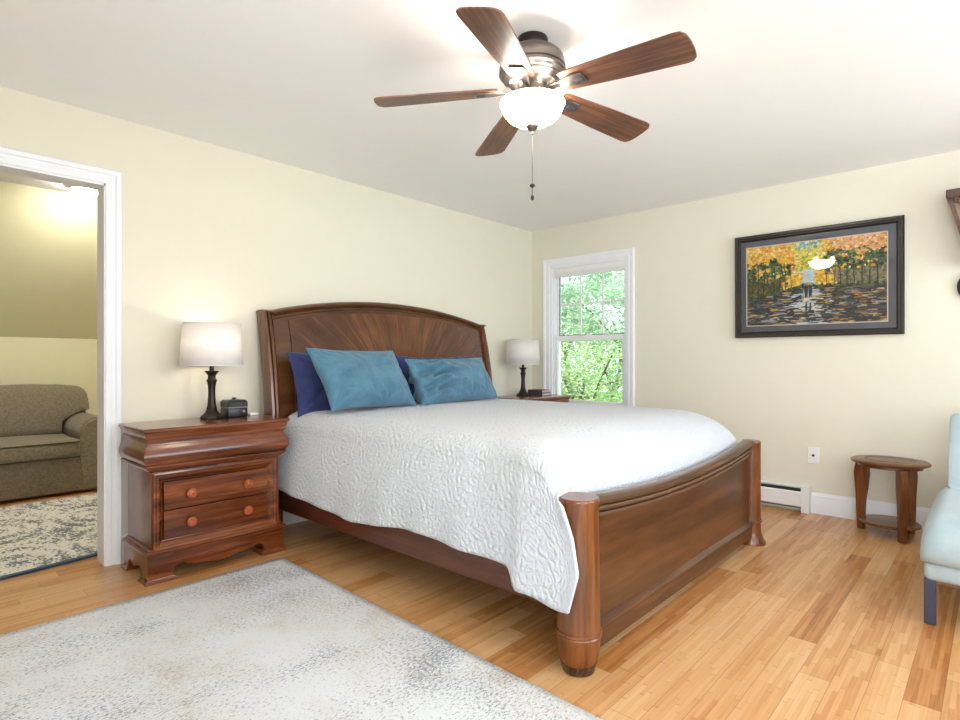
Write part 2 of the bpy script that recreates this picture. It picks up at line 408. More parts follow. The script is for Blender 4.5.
# doorway trim: jamb lining and stepped casing
def casing_steps(bm, inner, outer, along0, along1, plane, sgn, vertical, fixed=None):
    pass
b = B()
box(b, DX1 - .016, DX1, -.004, T + .004, 0, DZ); box(b, DX0, DX0 + .016, -.004, T + .004, 0, DZ); box(b, DX0, DX1, -.004, T + .004, DZ - .016, DZ)
struct('trim_1', b, M['trim'], smooth=0)
cas = [(0.0, 0), (0.0, .012), (.012, .017), (.026, .017), (.03, .013), (.044, .016), (.05, .022), (.07, .025), (.074, .02), (.074, 0)]
def frame_casing(bm, lo0, lo1, top, bottom, fn, prof=cas, closed_bottom=None):
    """mitred casing around an opening; fn(along, z, out) -> xyz"""
    rings = []
    for (w, d) in prof:
        r = [fn(lo0 - w, bottom - (w if closed_bottom else 0), d), fn(lo0 - w, top + w, d), fn(lo1 + w, top + w, d), fn(lo1 + w, bottom - (w if closed_bottom else 0), d)]
        rings.append(r)
    n = len(prof)
    R = [[bm.verts.new(p) for p in r] for r in rings]
    for i in range(n - 1):
        for k in range(4 if closed_bottom else 3):
            j = (k + 1) % 4
            bm.faces.new((R[i][k], R[i][j], R[i + 1][j], R[i + 1][k]))
    if not closed_bottom:
        bm.faces.new([R[i][0] for i in range(n)]); bm.faces.new([R[i][3] for i in range(n)][::-1])
b = B(); frame_casing(b, DX0 + .01, DX1 - .01, DZ - .004, 0, lambda a, z, d: (a, -d, z)); struct('trim_2', b, M['trim'], smooth=25)
b = B(); frame_casing(b, DX0 + .008, DX1 - .008, DZ - .008, 0, lambda a, z, d: (a, T + d, z)); struct('trim_3', b, M['trim'], smooth=25)

# baseboards
bbp = [(0, 0), (.016, 0), (.016, .105), (.012, .115), (.012, .128), (.006, .14), (.004, .149), (0, .149)]
def baseboard(name, p0, p1, n):
    bm = B(); nx, ny = n
    r0 = [(p0[0] + nx * d, p0[1] + ny * d, z) for d, z in bbp]; r1 = [(p1[0] + nx * d, p1[1] + ny * d, z) for d, z in bbp]
    loft(bm, [r0, r1]); struct(name, bm, M['trim'], smooth=25)
baseboard('baseboard_back', (-3.724, 0), (-0.016, 0), (0, -1))
baseboard('baseboard_back_left', (X0, 0), (DX0 - .09, 0), (0, -1))
baseboard('baseboard_right', (0, -2.556), (0, Y0), (-1, 0))
baseboard('baseboard_front', (X0 + .016, Y0), (-.016, Y0), (0, 1))
baseboard('baseboard_left', (X0, -.016), (X0, Y0 + .016), (1, 0))
baseboard('baseboard_loft', (X0 - .1, KY), (-2.1, KY), (0, -1))

# window in the right wall (double hung): window_1 > frame, sashes, panes
def window_main():
    bm = B()
    frame_casing(bm, WY0, WY1, WZ1, WZ0, lambda a, z, d: (-d, a, z), closed_bottom=True)
    w = mk('window_1', bm, M['trim'], smooth=25); w['kind'] = 'structure'
    bm = B(); e = .022   # box frame lining the opening
    box(bm, -.004, .16, WY0, WY0 + e, WZ0, WZ1); box(bm, -.004, .16, WY1 - e, WY1, WZ0, WZ1); box(bm, -.004, .16, WY0 + e, WY1 - e, WZ1 - e, WZ1); box(bm, -.03, .17, WY0 + e, WY1 - e, WZ0, WZ0 + e)
    # parting stops
    for s0, s1 in ((WY0 + e, WY0 + e + .014), (WY1 - e - .014, WY1 - e)): box(bm, .012, .024, s0, s1, WZ0 + e, WZ1 - e)
    mk('window_frame', bm, M['trim'], w, smooth=0)
    ya, yb = WY0 + e, WY1 - e
    def sash(name, x0, x1, za, zb, st, rb, rt, grid):
        s = B(); box(s, x0, x1, ya, ya + st, za, zb); box(s, x0, x1, yb - st, yb, za, zb); box(s, x0, x1, ya + st, yb - st, za, za + rb); box(s, x0, x1, ya + st, yb - st, zb - rt, zb)
        so = mk(name, s, M['white'], w, smooth=0, bevel=.003)
        gl = B(); xm = (x0 + x1) / 2; box(gl, xm - .002, xm + .002, ya + st, yb - st, za + rb, zb - rt); mk('window_pane', gl, M['glass'], so, smooth=0)
        if grid:
            gk = B(); box(gk, xm - .012, xm - .004, ya + st, yb - st, za + rb, za + rb + .012); box(gk, xm - .012, xm - .004, yb - st - .007, yb - st, za + rb + .012, zb - rt); mk('gasket', gk, M['slot'], so, smooth=0)
            mm = B(); gz0, gz1, g0, g1 = za + rb, zb - rt, ya + st, yb - st
            for k in (1, 2): yy = g0 + (g1 - g0) * k / 3; box(mm, xm - .008, xm + .008, yy - .008, yy + .008, gz0, gz1)
            zz = (gz0 + gz1) / 2; box(mm, xm - .0085, xm + .0085, g0, g1, zz - .008, zz + .008)
            mk('muntin', mm, M['white'], so, smooth=0)
        return so
    sash('upper_sash', .075, .11, 1.315, WZ1 - e, .034, .036, .04, True)
    lo = sash('lower_sash', .03, .065, WZ0 + e, 1.355, .044, .06, .052, False)
    lk = B(); box(lk, .034, .06, -.68, -.63, 1.355, 1.372); mk('sash_lock', lk, M['white'], lo, smooth=0, bevel=.003)
window_main()
# cellular shade pulled up at the head of the window
sh = thing('window_shade', (.04, -.655, 1.97), 'white cellular shade folded up at the head of the window', 'window shade')
b = B(); box(b, .014, .06, WY0 + .024, WY1 - .024, 1.975, 2.028); mk('head_rail', b, M['white'], sh, bevel=.004)
b = B()
for k in range(4): prism(b, [(.02, 1.975 - k * .007), (.054, 1.975 - k * .007), (.058, 1.9715 - k * .007), (.054, 1.968 - k * .007), (.02, 1.968 - k * .007), (.016, 1.9715 - k * .007)], 'Y', WY0 + .026, WY1 - .026)
mk('folded_cells', b, M['white'], sh, smooth=0)
b = B(); box(b, .018, .056, WY0 + .026, WY1 - .026, 1.941, 1.954); mk('bottom_rail', b, M['white'], sh, bevel=.003)

# three unseen windows behind the camera, added to carry the soft fill lights
for n, (p, q) in enumerate(((a0, a1), (c0, c1))):
    b = B(); frame_casing(b, p, q, z1, z0, lambda a, z, d: (a, Y0 + d, z), closed_bottom=True)
    struct('window_%d' % (n + 2), b, M['trim'], smooth=25)
b = B(); frame_casing(b, -4.9, -3.6, z1, z0, lambda a, z, d: (X0 + d, a, z), closed_bottom=True); struct('window_4', b, M['trim'], smooth=25)

# baseboard heater on the right wall
ht = thing('baseboard_heater', (-.03, -1.6, 0), 'white baseboard heater with a dark top slot along the right wall', 'heater')
b = B(); prism(b, [(-.003, .19), (-.045, .19), (-.05, .186), (-.05, .18), (-.003, .18)], 'Y', -2.5, -.6)
box(b, -.012, -.003, -2.5, -.6, .02, .18); mk('back_panel', b, M['white'], ht, smooth=0)
b = B(); prism(b, [(-.05, .035), (-.064, .045), (-.064, .145), (-.058, .152), (-.054, .145), (-.054, .05), (-.046, .04)], 'Y', -2.5, -.6); mk('front_cover', b, M['white'], ht, smooth=0)
b = B(); box(b, -.05, -.0125, -2.5, -.6, .03, .165); mk('heating_fins', b, M['slot'], ht, smooth=0)
for ya in (-2.556, -.6):
    b = B(); box(b, -.068, -.003, ya, ya + .056, .0, .195); mk('end_cap', b, M['white'], ht, bevel=.004)
# outlet
ol = thing('wall_outlet', (-.004, -2.568, .42), 'white wall plate with one dark jack above the heater end', 'outlet')
b = B(); box(b, -.007, -.0005, -2.606, -2.53, .36, .478); mk('cover_plate', b, M['white'], ol, bevel=.003)
b = B(); seg = 16
loft(b, [[(-.0068 - h, -2.568 + r_ * math.cos(2 * PI * i / seg), .419 + r_ * math.sin(2 * PI * i / seg)) for i in range(seg)] for r_, h in ((.009, 0), (.009, .002), (.006, .004), (.006, .008), (.003, .0085))])
mk('jack', b, M['slot'], ol, smooth=30)['label'] = 'dark round jack'
for zz in (.452, .386):
    b = B(); loft(b, [[(-.0068 - h, -2.568 + .003 * math.cos(2 * PI * i / 10), zz + .003 * math.sin(2 * PI * i / 10)) for i in range(10)] for h in (0, .0012)]); mk('screw', b, M['white'], ol, smooth=30)

# ------------------------------------------------------------------ bed
BX = -1.90
bed = thing('sleigh_bed', (BX, -1.3, 0), 'large brown wooden sleigh bed with arched headboard against the pale wall', 'bed')
def hb_y(z):      # front face of the sleigh headboard at a height (it leans back and rolls over towards the wall)
    pts = [(0, -.235), (.3, -.225), (.6, -.218), (.8, -.208), (1.0, -.185), (1.2, -.15), (1.35, -.115), (1.5, -.075), (1.6, -.05)]
    for (za, ya), (zb, yb) in zip(pts[:-1], pts[1:]):
        if z <= zb:
            k = (z - za) / (zb - za); k = k * k * (3 - 2 * k) * .3 + k * .7
            return ya + (yb - ya) * k
    return pts[-1][1]
def arch(x):
    u = (x - BX) / 1.03
    return 1.425 + .127 * (1 - abs(u) ** 2.0)
HX0, HX1 = -2.955, -.845
def hb_post(x0, x1):
    bm = B(); zs = [0.0] + [.06 + 1.36 * k / 22 for k in range(23)]
    w = x1 - x0
    rings = []
    for z in zs:
        y = hb_y(z); d = .1
        # fluted front: bead - groove - bead
        fr = [(0, -.004), (.012, .008), (.22, .012), (.3, .008), (.34, -.004), (.42, -.006), (.46, .008), (.6, .014), (.74, .008), (.78, -.004), (.86, -.004), (.9, .004), (1, .0)]
        yb = min(y + d, -.004)
        r = [(x0 + w * a, y - o, z) for a, o in fr] + [(x1, yb, z), (x0, yb, z)]
        rings.append(r)
    loft(bm, rings)
    # little scroll cap on top
    y = hb_y(1.42)
    prism(bm, [(y - .016, 1.42), (y - .018, 1.43), (y, 1.438), (y + .07, 1.438), (min(y + .104, -.003), 1.43), (min(y + .104, -.003), 1.42)], 'X', x0 - .003, x1 + .003)
    return bm
mk('headboard_post', hb_post(HX0, HX0 + .062), M['bedz'], bed, smooth=40)
mk('headboard_post', hb_post(HX1 - .062, HX1), M['bedz'], bed, smooth=40)
def hb_sheet(x0, x1, zlo, ztop, off, thick, nx=40, nz=18):
    """curved board following the sleigh profile; zlo / ztop functions of x"""
    bm = B(); F = []; K = []
    for i in range(nx + 1):
        x = x0 + (x1 - x0) * i / nx; f = []; k = []
        for j in range(nz + 1):
            z = zlo(x) + (ztop(x) - zlo(x)) * j / nz; y = hb_y(z) - off
            f.append(bm.verts.new((x, y, z))); k.append(bm.verts.new((x, min(y + thick, -.004), z)))
        F.append(f); K.append(k)
    for i in range(nx):
        for j in range(nz):
            bm.faces.new((F[i][j], F[i + 1][j], F[i + 1][j + 1], F[i][j + 1])); bm.faces.new((K[i][j], K[i][j + 1], K[i + 1][j + 1], K[i + 1][j]))
        bm.faces.new((F[i][0], K[i][0], K[i + 1][0], F[i + 1][0])); bm.faces.new((F[i][nz], F[i + 1][nz], K[i + 1][nz], K[i][nz]))
    for i in (0, nx):
        for j in range(nz): bm.faces.new((F[i][j], F[i][j + 1], K[i][j + 1], K[i][j]))
    return bm
px0, px1 = HX0 + .062, HX1 - .062
mk('headboard_panel', hb_sheet(px0, px1, lambda x: .3, lambda x: arch(x) - .03, -.012, .03), M['bed'], bed, smooth=40)
mk('veneer_panel', hb_sheet(px0 + .11, px1 - .11, lambda x: .62, lambda x: arch(x) - .085, -.004, .012), M['veneer'], bed, smooth=40)
def hb_cap():
    bm = B(); rings = []
    prof = [(.0, -.05), (.012, -.048), (.016, -.04), (.012, -.032), (.006, -.03), (.010, -.022), (.024, -.016), (.03, -.004), (.026, .008), (.012, .016), (-.02, .018), (-.055, .012), (-.06, -.01), (-.03, -.05)]
    n = 44
    for i in range(n + 1):
        x = px0 + (px1 - px0) * i / n; zt = arch(x) - .012; y = hb_y(zt)
        rings.append([(x, min(y + .012 - o, -.004), zt + q) for o, q in prof])
    loft(bm, rings); return bm
mk('top_rail', hb_cap(), M['bed'], bed, smooth=40)

# side rails
for s in (-1, 1):
    x = BX + s * 1.04
    b = B(); box(b, min(x, x - s * .03), max(x, x - s * .03), -2.4, -.2, .185, .4); mk('side_rail', b, M['rail'], bed, bevel=.006)
for k in range(9):
    b = B(); y = -2.2 + k * .24; box(b, BX - 1.0, BX + 1.0, y, y + .09, .34, .36); mk('slat', b, M['rail'], bed, smooth=0)
# footboard
FY = -2.44
def foot_top(x):
    u = (x + 2.0) / 1.0
    return .628 - .06 * (1 - min(1, abs(u)) ** 2.0)
def foot_post(cx, flare):
    bm = B(); seg = 28
    prof = [(.050, 0), (.056, .006), (.062, .03), (.074, .075), (.078, .12), (.078, .128), (.083, .131), (.084, .137), (.081, .142), (.084, .147), (.083, .153), (.078, .156), (.077, .2), (.075, .4), (.073, .56), (.073, .606), (.0745, .612), (.0735, .62), (.07, .624)]
    if flare:
        prof = [(.08, 0), (.08, .012), (.066, .035), (.054, .075), (.052, .12), (.052, .128), (.057, .131), (.058, .137), (.055, .142), (.058, .147), (.057, .153), (.052, .156), (.052, .2), (.052, .4), (.052, .56), (.052, .606), (.0535, .612), (.0525, .62), (.049, .624)]
    lathe(bm, prof, (cx, FY - .01, 0), seg); return bm
mk('footboard_post', foot_post(BX - 1.047, False), M['bedz'], bed, smooth=40)
mk('footboard_post', foot_post(BX + .885, True), M['bedz'], bed, smooth=40)
b = B(); lathe(b, [(.051, .0005), (.0575, .006), (.0635, .03), (.0662, .036), (.063, .036)], (BX - 1.047, FY - .01, 0), 28); mk('worn_toe', b, M['worn'], bed, smooth=40)['label'] = 'dark chewed post toe'
fx0, fx1 = BX - .99, BX + .868
def strip(x0, x1, prof_fn, n=36):
    bm = B(); loft(bm, [prof_fn(x0 + (x1 - x0) * i / n) for i in range(n + 1)]); return bm
mk('footboard_panel', strip(fx0, fx1, lambda x: [(x, FY - .012, .12), (x, FY - .012, foot_top(x) - .06), (x, FY + .02, foot_top(x) - .06), (x, FY + .02, .12)]), M['bed'], bed, smooth=30)
def fcap(x):
    t = foot_top(x)
    p = [(.012, -.085), (.022, -.082), (.025, -.074), (.022, -.066), (.014, -.063), (.014, -.06), (.026, -.057), (.031, -.049), (.027, -.041), (.018, -.038), (.018, -.035), (.031, -.031), (.038, -.018), (.035, -.004), (.02, .003), (-.02, .003), (-.034, -.002), (-.034, -.03), (-.02, -.06), (-.02, -.07)]
    return [(x, FY - o, t + q) for o, q in p]
mk('footboard_rail', strip(fx0, fx1, fcap), M['bed'], bed, smooth=28)
def flow(x):
    p = [(-.02, .045), (.03, .045), (.03, .1), (.026, .108), (.034, .114), (.034, .122), (.022, .132), (.012, .138), (-.02, .138)]
    return [(x, FY - o, q) for o, q in p]
mk('lower_rail', strip(fx0, fx1, flow, 2), M['bed'], bed, smooth=30)

# mattress
mt = B(); rbox(mt, BX - .96, BX + .96, -2.16, -.245, .362, .72, .1, 4)
tag(mk('mattress', mt, M['white'], loc=(BX, -1.3, .36)), 'white mattress under the quilt on the sleigh bed', 'mattress')

# quilt
def quilt():
    bm = B(); uvl = bm.loops.layers.uv.new('UVMap')
    NY, XT = 120, 70
    ys = [-.235 - (2.372 - .235) * j / NY for j in range(NY + 1)] + [-2.376, -2.382, -2.388, -2.394, -2.40]; NY = len(ys) - 1
    grid = []
    for j, y in enumerate(ys):
        k = max(0.0, (-y - 1.98) / .393); tk = max(0.0, (-y - 2.372) / .028)         # rounding down at the foot
        htop = .79 - .205 * (1 - math.sqrt(max(0, 1 - min(k, 1) ** 2))) if k < 1 else .585
        hem = .305 + .018 * math.sin(y * 3.1 + 1.3) + .01 * math.sin(y * 7.3) + .03 * max(0, 1 + (y + .2) / .5)
        flap = 1 / (1 + math.exp((y + 2.165) / .012))
        row = []
        sh_r = .11
        er = max(0.0, (-y - 1.95) / .45) ** 1.4; lift = .10 * er; hl = htop + lift; ztl = max(hl - sh_r * (1 - .4 * er), .5)
        # left drape bottom -> top
        nd = 26
        for i in range(nd):
            t = i / nd                             # 0 at hem
            bulge = .025 * math.sin(t * PI) + .078 * (1 - t) ** 1.3
            fold = .009 * math.sin(y * 9 + t * 1.5) * (1 - t) + .006 * math.sin(y * 23 + 1) * (1 - t) ** 2
            hz = hem * (1 - flap) + (.243 + .006 * math.sin(y * 30)) * flap
            ztop = ztl
            z = hz + (ztop - hz) * t
            x = BX - 1.0 - bulge - fold - flap * (.038 * (1 - t) ** .6 + .012)
            ye = y
            if y < -1.95:                          # the corner hangs out past the post
                e = ((-y - 1.95) / .445) ** 1.4
                tab = [(.2, -2.455), (.25, -2.468), (.38, -2.504), (.5, -2.482), (.643, -2.425), (.7, -2.4)]
                zt_ = min(max(z, .2), .7); yt = -2.395
                for (z_a, y_a), (z_b, y_b) in zip(tab[:-1], tab[1:]):
                    if z_a <= zt_ <= z_b: yt = y_a + (y_b - y_a) * (zt_ - z_a) / (z_b - z_a)
                ye = y + e * (yt + 2.395)
                xt = -3.05 if z < .6 else -3.05 + (z - .6) * .5
                x = x * (1 - e) + xt * e
            row.append((x, ye, z))
        ztop = max(htop - sh_r, .5)
        ta = max(htop - ztop, .005)
        for i in range(9):                         # left shoulder
            a = PI / 2 * i / 8
            row.append((BX - 1.0 - .10 * er * math.cos(a) + .16 * (1 - math.cos(a)) - flap * .012 * (1 - i / 8), y, ztl + (hl - ztl) * math.sin(a) - tk * (i / 8) ** 2 * (hl - .42)))
        for i in range(1, XT):
            u = i / XT; x = BX - .84 + 1.68 * u
            z = htop + lift * max(0, 1 - u / .12) ** 2 + .012 * math.sin(PI * u) + .004 * noise.noise(Vector((x * 3, y * 3, 0))); z -= tk * (z - .42)
            row.append((x, y, z))
        for i in range(9):
            a = PI / 2 * (1 - i / 8)
            row.append((BX + 1.0 - .05 * max(0, (-y - 1.6) / .8) - .16 * (1 - math.cos(a)), y, ztop + ta * math.sin(a) - tk * max(0, ztop + ta * math.sin(a) - .42)))
        for i in range(1, 19):
            t = 1 - i / 18
            x = BX + 1.0 - .05 * max(0, (-y - 1.6) / .8) + .02 * math.sin(t * PI) + .035 * (1 - t) + .008 * math.sin(y * 10) * (1 - t)
            row.append((x, y, .3 + (ztop - .3 - tk * (ztop - .42)) * t))
        grid.append(row)
    n = len(grid[0])
    V = [[bm.verts.new(p) for p in r] for r in grid]
    # arc-length uv
    jm = NY // 2; acc = [0]
    for i in range(1, n): acc.append(acc[-1] + (Vector(grid[jm][i]) - Vector(grid[jm][i - 1])).length)
    acy = [0]
    im = 26 + 9 + XT // 2
    for j in range(1, NY + 1): acy.append(acy[-1] + (Vector(grid[j][im]) - Vector(grid[j - 1][im])).length)
    for j in range(NY):
        for i in range(n - 1):
            f = bm.faces.new((V[j][i], V[j][i + 1], V[j + 1][i + 1], V[j + 1][i]))
            for lp, (jj, ii) in zip(f.loops, ((j, i), (j, i + 1), (j + 1, i + 1), (j + 1, i))): lp[uvl].uv = (acc[ii], acy[jj])
    return bm
q = mk('quilt', quilt(), M['quilt'], smooth=80, loc=(BX, -1.3, .79))
md = q.modifiers.new('solid', 'SOLIDIFY'); md.thickness = .012; md.offset = -1
tag(q, 'white stitched quilt spread over the sleigh bed and hanging at its side', 'quilt')

# pillows
def pillow(name, mat, label, w, h, th, c, lean, yaw=0, roll=0, seed=0, crumple=0.0, hemmed=False, shear=0.0):
    bm = B(); nu, nv = 104, 68
    rnd = seed * 13.7
    def pt(u, v, s):
        prof = max(0.0, (1 - abs(u) ** 2.6) * (1 - abs(v) ** 2.6)) ** .55
        x = w / 2 * u * (1 - .07 * (1 - v * v)); y = h / 2 * v * (1 - .09 * (1 - u * u))
        x += shear * y
        z = s * th / 2 * prof
        p = Vector((x * 5 + rnd, y * 5, s))
        wr = noise.noise(p) * .022 + noise.noise(p * 2.3) * .012
        r = math.hypot(abs(u) - 1, abs(v) - 1)      # pulls running from the corners
        ang = math.atan2(1 - abs(v), 1 - abs(u))
        wr += .010 * math.sin(ang * 16 + rnd) * math.exp(-r * 2.2)
        q_ = Vector((x * 3.2 + y * 1.5 + rnd, y * 4.5 - x * 1.2, s * 2 + seed))
        for fr_, am_ in ((1.0, .012), (2.3, .007)):      # creases
            rr_ = abs(noise.noise(q_ * fr_)); k_ = max(0, 1 - rr_ / .3); wr -= am_ * k_ * k_ * (3 - 2 * k_) * (1.25 - .5 * v)
        for (fu, fv, nf, am_, fall) in ((.15, -1.02, 9, .012, .75), (-1, -1, 11, .012, .6), (1, -1, 11, .010, .6), (-.5, 1.05, 7, .006, .7)):   # folds fanning out from where the cover is pulled
            a_ = math.atan2(v - fv, (u - fu) * 1.5); d_ = math.hypot((u - fu) * 1.4, v - fv)
            wr += am_ * math.sin(a_ * nf + 2.2 * noise.noise(q_ * .9) + rnd) * min(1, d_ * 4) * math.exp(-(d_ / fall) ** 2)
        if crumple:
            k = math.exp(-((u + .62) / .5) ** 2)
            yy = v + .12 * noise.noise(p * 1.2)
            wr += crumple * k * (.045 * math.sin(yy * 9 + 3 * u + rnd) + .02 * math.sin(yy * 19 - u * 6))
            wr -= crumple * .05 * math.exp(-((u + .86) / .07) ** 2) * (1 if abs(v) < .7 else 0)
        z += wr * prof ** .8 * (s if crumple == 0 else 1)
        # slump: fuller towards the bottom
        z += s * .02 * (1 - v) * prof
        if prof < .05: x += .004 * noise.noise(Vector((x * 9, y * 9, rnd))); y += .004 * noise.noise(Vector((y * 9, x * 9, rnd)))
        return Vector((x, y, z))
    top = [[pt(-1 + 2 * i / nu, -1 + 2 * j / nv, 1) for i in range(nu + 1)] for j in range(nv + 1)]
    bot = [[pt(-1 + 2 * i / nu, -1 + 2 * j / nv, -1) for i in range(nu + 1)] for j in range(nv + 1)]
    M4 = Matrix.Translation(c) @ Matrix.Rotation(yaw, 4, 'Z') @ Matrix.Rotation(PI / 2 - lean, 4, 'X') @ Matrix.Rotation(roll, 4, 'Z')
    T_ = [[bm.verts.new(M4 @ p) for p in r] for r in top]
    Bt = [[(T_[j][i] if i in (0, nu) or j in (0, nv) else bm.verts.new(M4 @ bot[j][i])) for i in range(nu + 1)] for j in range(nv + 1)]
    for j in range(nv):
        for i in range(nu):
            bm.faces.new((T_[j][i], T_[j][i + 1], T_[j + 1][i + 1], T_[j + 1][i]))
            bm.faces.new((Bt[j][i], Bt[j + 1][i], Bt[j + 1][i + 1], Bt[j][i + 1]))
    o = mk(name, bm, mat, smooth=70, loc=tuple(c)); tag(o, label, 'pillow', 'pillows on the bed')
    return o
pillow('pillow', M['navy'], 'navy blue pillow nearest the lit lamp, partly behind the left teal pillow', .72, .43, .14, Vector((-2.51, -.30, .97)), math.radians(14), 0, math.radians(2), 1)
pillow('pillow', M['navy'], 'navy blue pillow mostly hidden behind the crumpled right teal pillow', .84, .40, .14, Vector((-1.6, -.30, .955)), math.radians(14), 0, 0, 2)
pillow('pillow', M['teal'], 'plump teal pillow with a smooth face, left of the two teal ones', .70, .43, .19, Vector((-2.495, -.545, .995)), math.radians(28), math.radians(3), math.radians(-1), 3, shear=-.12)
pillow('pillow', M['teal'], 'crumpled teal pillow with deep creases, right of the two teal ones', .85, .38, .19, Vector((-1.67, -.535, .965)), math.radians(30), math.radians(2), math.radians(1), 4, 1.0, True, .05)

# ------------------------------------------------------------------ nightstands
NSP = [(.773, .040), (.768, .045), (.758, .045), (.752, .038), (.742, .036), (.732, .031), (.724, .026), (.718, .025), (.716, .03), (.708, .03), (.706, .022), (.70, .022)]
BOM = [(.70, .018), (.688, .022), (.672, .032), (.655, .038), (.638, .043), (.62, .044), (.605, .038), (.595, .032), (.59, .03)]
LOW = [(.59, .024), (.586, .034), (.578, .034), (.575, .026), (.566, .022), (.562, .012), (.556, .010), (.55, .0)]
def ns_ring(x0, x1, y0, y1, o, z): return [(x0 - o, y0 - o, z), (x1 + o, y0 - o, z), (x1 + o, y1, z), (x0 - o, y1, z)]
def nightstand(dx, label):
    x0, x1, y0, y1 = -3.715 + dx, -3.035 + dx, -.445, -.085
    t = thing('nightstand', ((x0 + x1) / 2, (y0 + y1) / 2, 0), label, 'nightstand', 'cherry nightstands')
    for nm, pr in (('top', NSP), ('bombe_drawer', BOM), ('waist_moulding', LOW)):
        bm = B(); loft(bm, [ns_ring(x0, x1, y0, y1, o, z) for z, o in pr]); mk(nm, bm, M['ns'], t, smooth=28)
    bm = B(); box(bm, x0, x1, y0 + .03, y1, .15, .552)       # carcass: sides
    box(bm, x0, x0 + .03, y0, y0 + .03, .15, .552); box(bm, x1 - .03, x1, y0, y0 + .03, .15, .552); box(bm, x0 + .03, x1 - .03, y0, y0 + .03, .535, .552); box(bm, x0 + .03, x1 - .03, y0, y0 + .03, .15, .165)
    mk('body', bm, M['nsz'], t, smooth=0, bevel=.002)
    # picture-frame moulding round the drawers
    bm = B(); pr = [(0, .0), (.0, .012), (.008, .016), (.016, .012), (.024, .012), (.034, .004), (.042, -.006), (.048, -.008), (.048, -.02)]
    fx0, fx1, fz0, fz1 = x0 + .008, x1 - .018, .152, .545
    rings = []
    R = [[bm.verts.new(p) for p in ((fx0 + w, y0 - d, fz0 + w), (fx1 - w, y0 - d, fz0 + w), (fx1 - w, y0 - d, fz1 - w), (fx0 + w, y0 - d, fz1 - w))] for w, d in pr]
    for a, c in zip(R[:-1], R[1:]):
        for i in range(4): bm.faces.new((a[i], a[(i + 1) % 4], c[(i + 1) % 4], c[i]))
    mk('frame_moulding', bm, M['ns'], t, smooth=25)
    for za, zb in ((.350, .493), (.204, .345)):
        bm = B(); box(bm, fx0 + .052, fx1 - .052, y0 - .004, y0 + .03, za, zb); d = mk('drawer', bm, M['ns'], t, smooth=30, bevel=.003)
        for kx in (x0 + .187, x1 - .193):
            bm = B(); k = B()
            prof = [(.008, 0), (.008, .01), (.012, .014), (.023, .018), (.026, .025), (.023, .031), (.017, .032), (.015, .036), (.007, .038), (.001, .038)]
            seg = 20
            loft(k, [[(kx + r * math.cos(2 * PI * i / seg), y0 - .003 - h, (za + zb) / 2 + r * math.sin(2 * PI * i / seg)) for i in range(seg)] for r, h in prof])
            mk('knob', k, M['knob'], d, smooth=40)
    # plinth: scalloped apron front and sides standing on flat foot pads
    bm = B()
    def apron(L):
        hw = L / 2; fw = .115
        pts = [(-hw, .15), (-hw, .022), (-hw + fw, .022), (-hw + fw + .002, .045), (-hw + fw + .014, .064), (-hw + fw + .04, .074), (-hw + fw + .062, .068), (-hw + fw + .085, .056)]
        pts += [(-.08, .05), (-.05, .042), (0, .036)]
        return pts + [(-x, z) for x, z in pts[::-1][1:]]
    o = .02
    cx = (x0 + x1) / 2
    prism(bm, [(cx + a, z) for a, z in apron(x1 - x0 + 2 * o)], 'Y', y0 - o, y0 - o + .025)
    ys0, ys1 = y0 - o + .0252, y1
    side = [(ys0, .15), (ys0, .022), (ys0 + .075, .022), (ys0 + .078, .045), (ys0 + .09, .062), (ys0 + .115, .066), (ys0 + .14, .056), (ys0 + .2, .044), (ys1 - .14, .056), (ys1 - .115, .066), (ys1 - .09, .062), (ys1 - .078, .045), (ys1 - .075, .022), (ys1, .022), (ys1, .15)]
    for xa in (x0 - o, x1 + o - .025): prism(bm, side, 'X', xa, xa + .025)
    mk('plinth', bm, M['ns'], t, smooth=25)
    bm = B(); loft(bm, [ns_ring(x0, x1, y0, y1, oo, z) for z, oo in ((.138, .018), (.14, .027), (.15, .029), (.156, .023), (.16, .01), (.166, .004))]); mk('base_moulding', bm, M['ns'], t, smooth=25)
    for fxa, fxb in ((x0 - .03, x0 + .112), (x1 - .112, x1 + .03)):
        for fya, fyb in ((y0 - .03, y0 + .075), (y1 - .085, y1)):
            bm = B()
            loft(bm, [[(fxa + i, fya + i, z), (fxb - i, fya + i, z), (fxb - i, fyb - i, z), (fxa + i, fyb - i, z)] for i, z in ((-.004, 0), (-.004, .008), (.006, .018), (.008, .022))])
            mk('foot', bm, M['ns'], t, smooth=25)
    return t
nightstand(0, 'cherry nightstand with two knobbed drawers and a curved top drawer beside the doorway')
nightstand(2.972, 'dark nightstand mostly hidden behind the bed in the window corner')

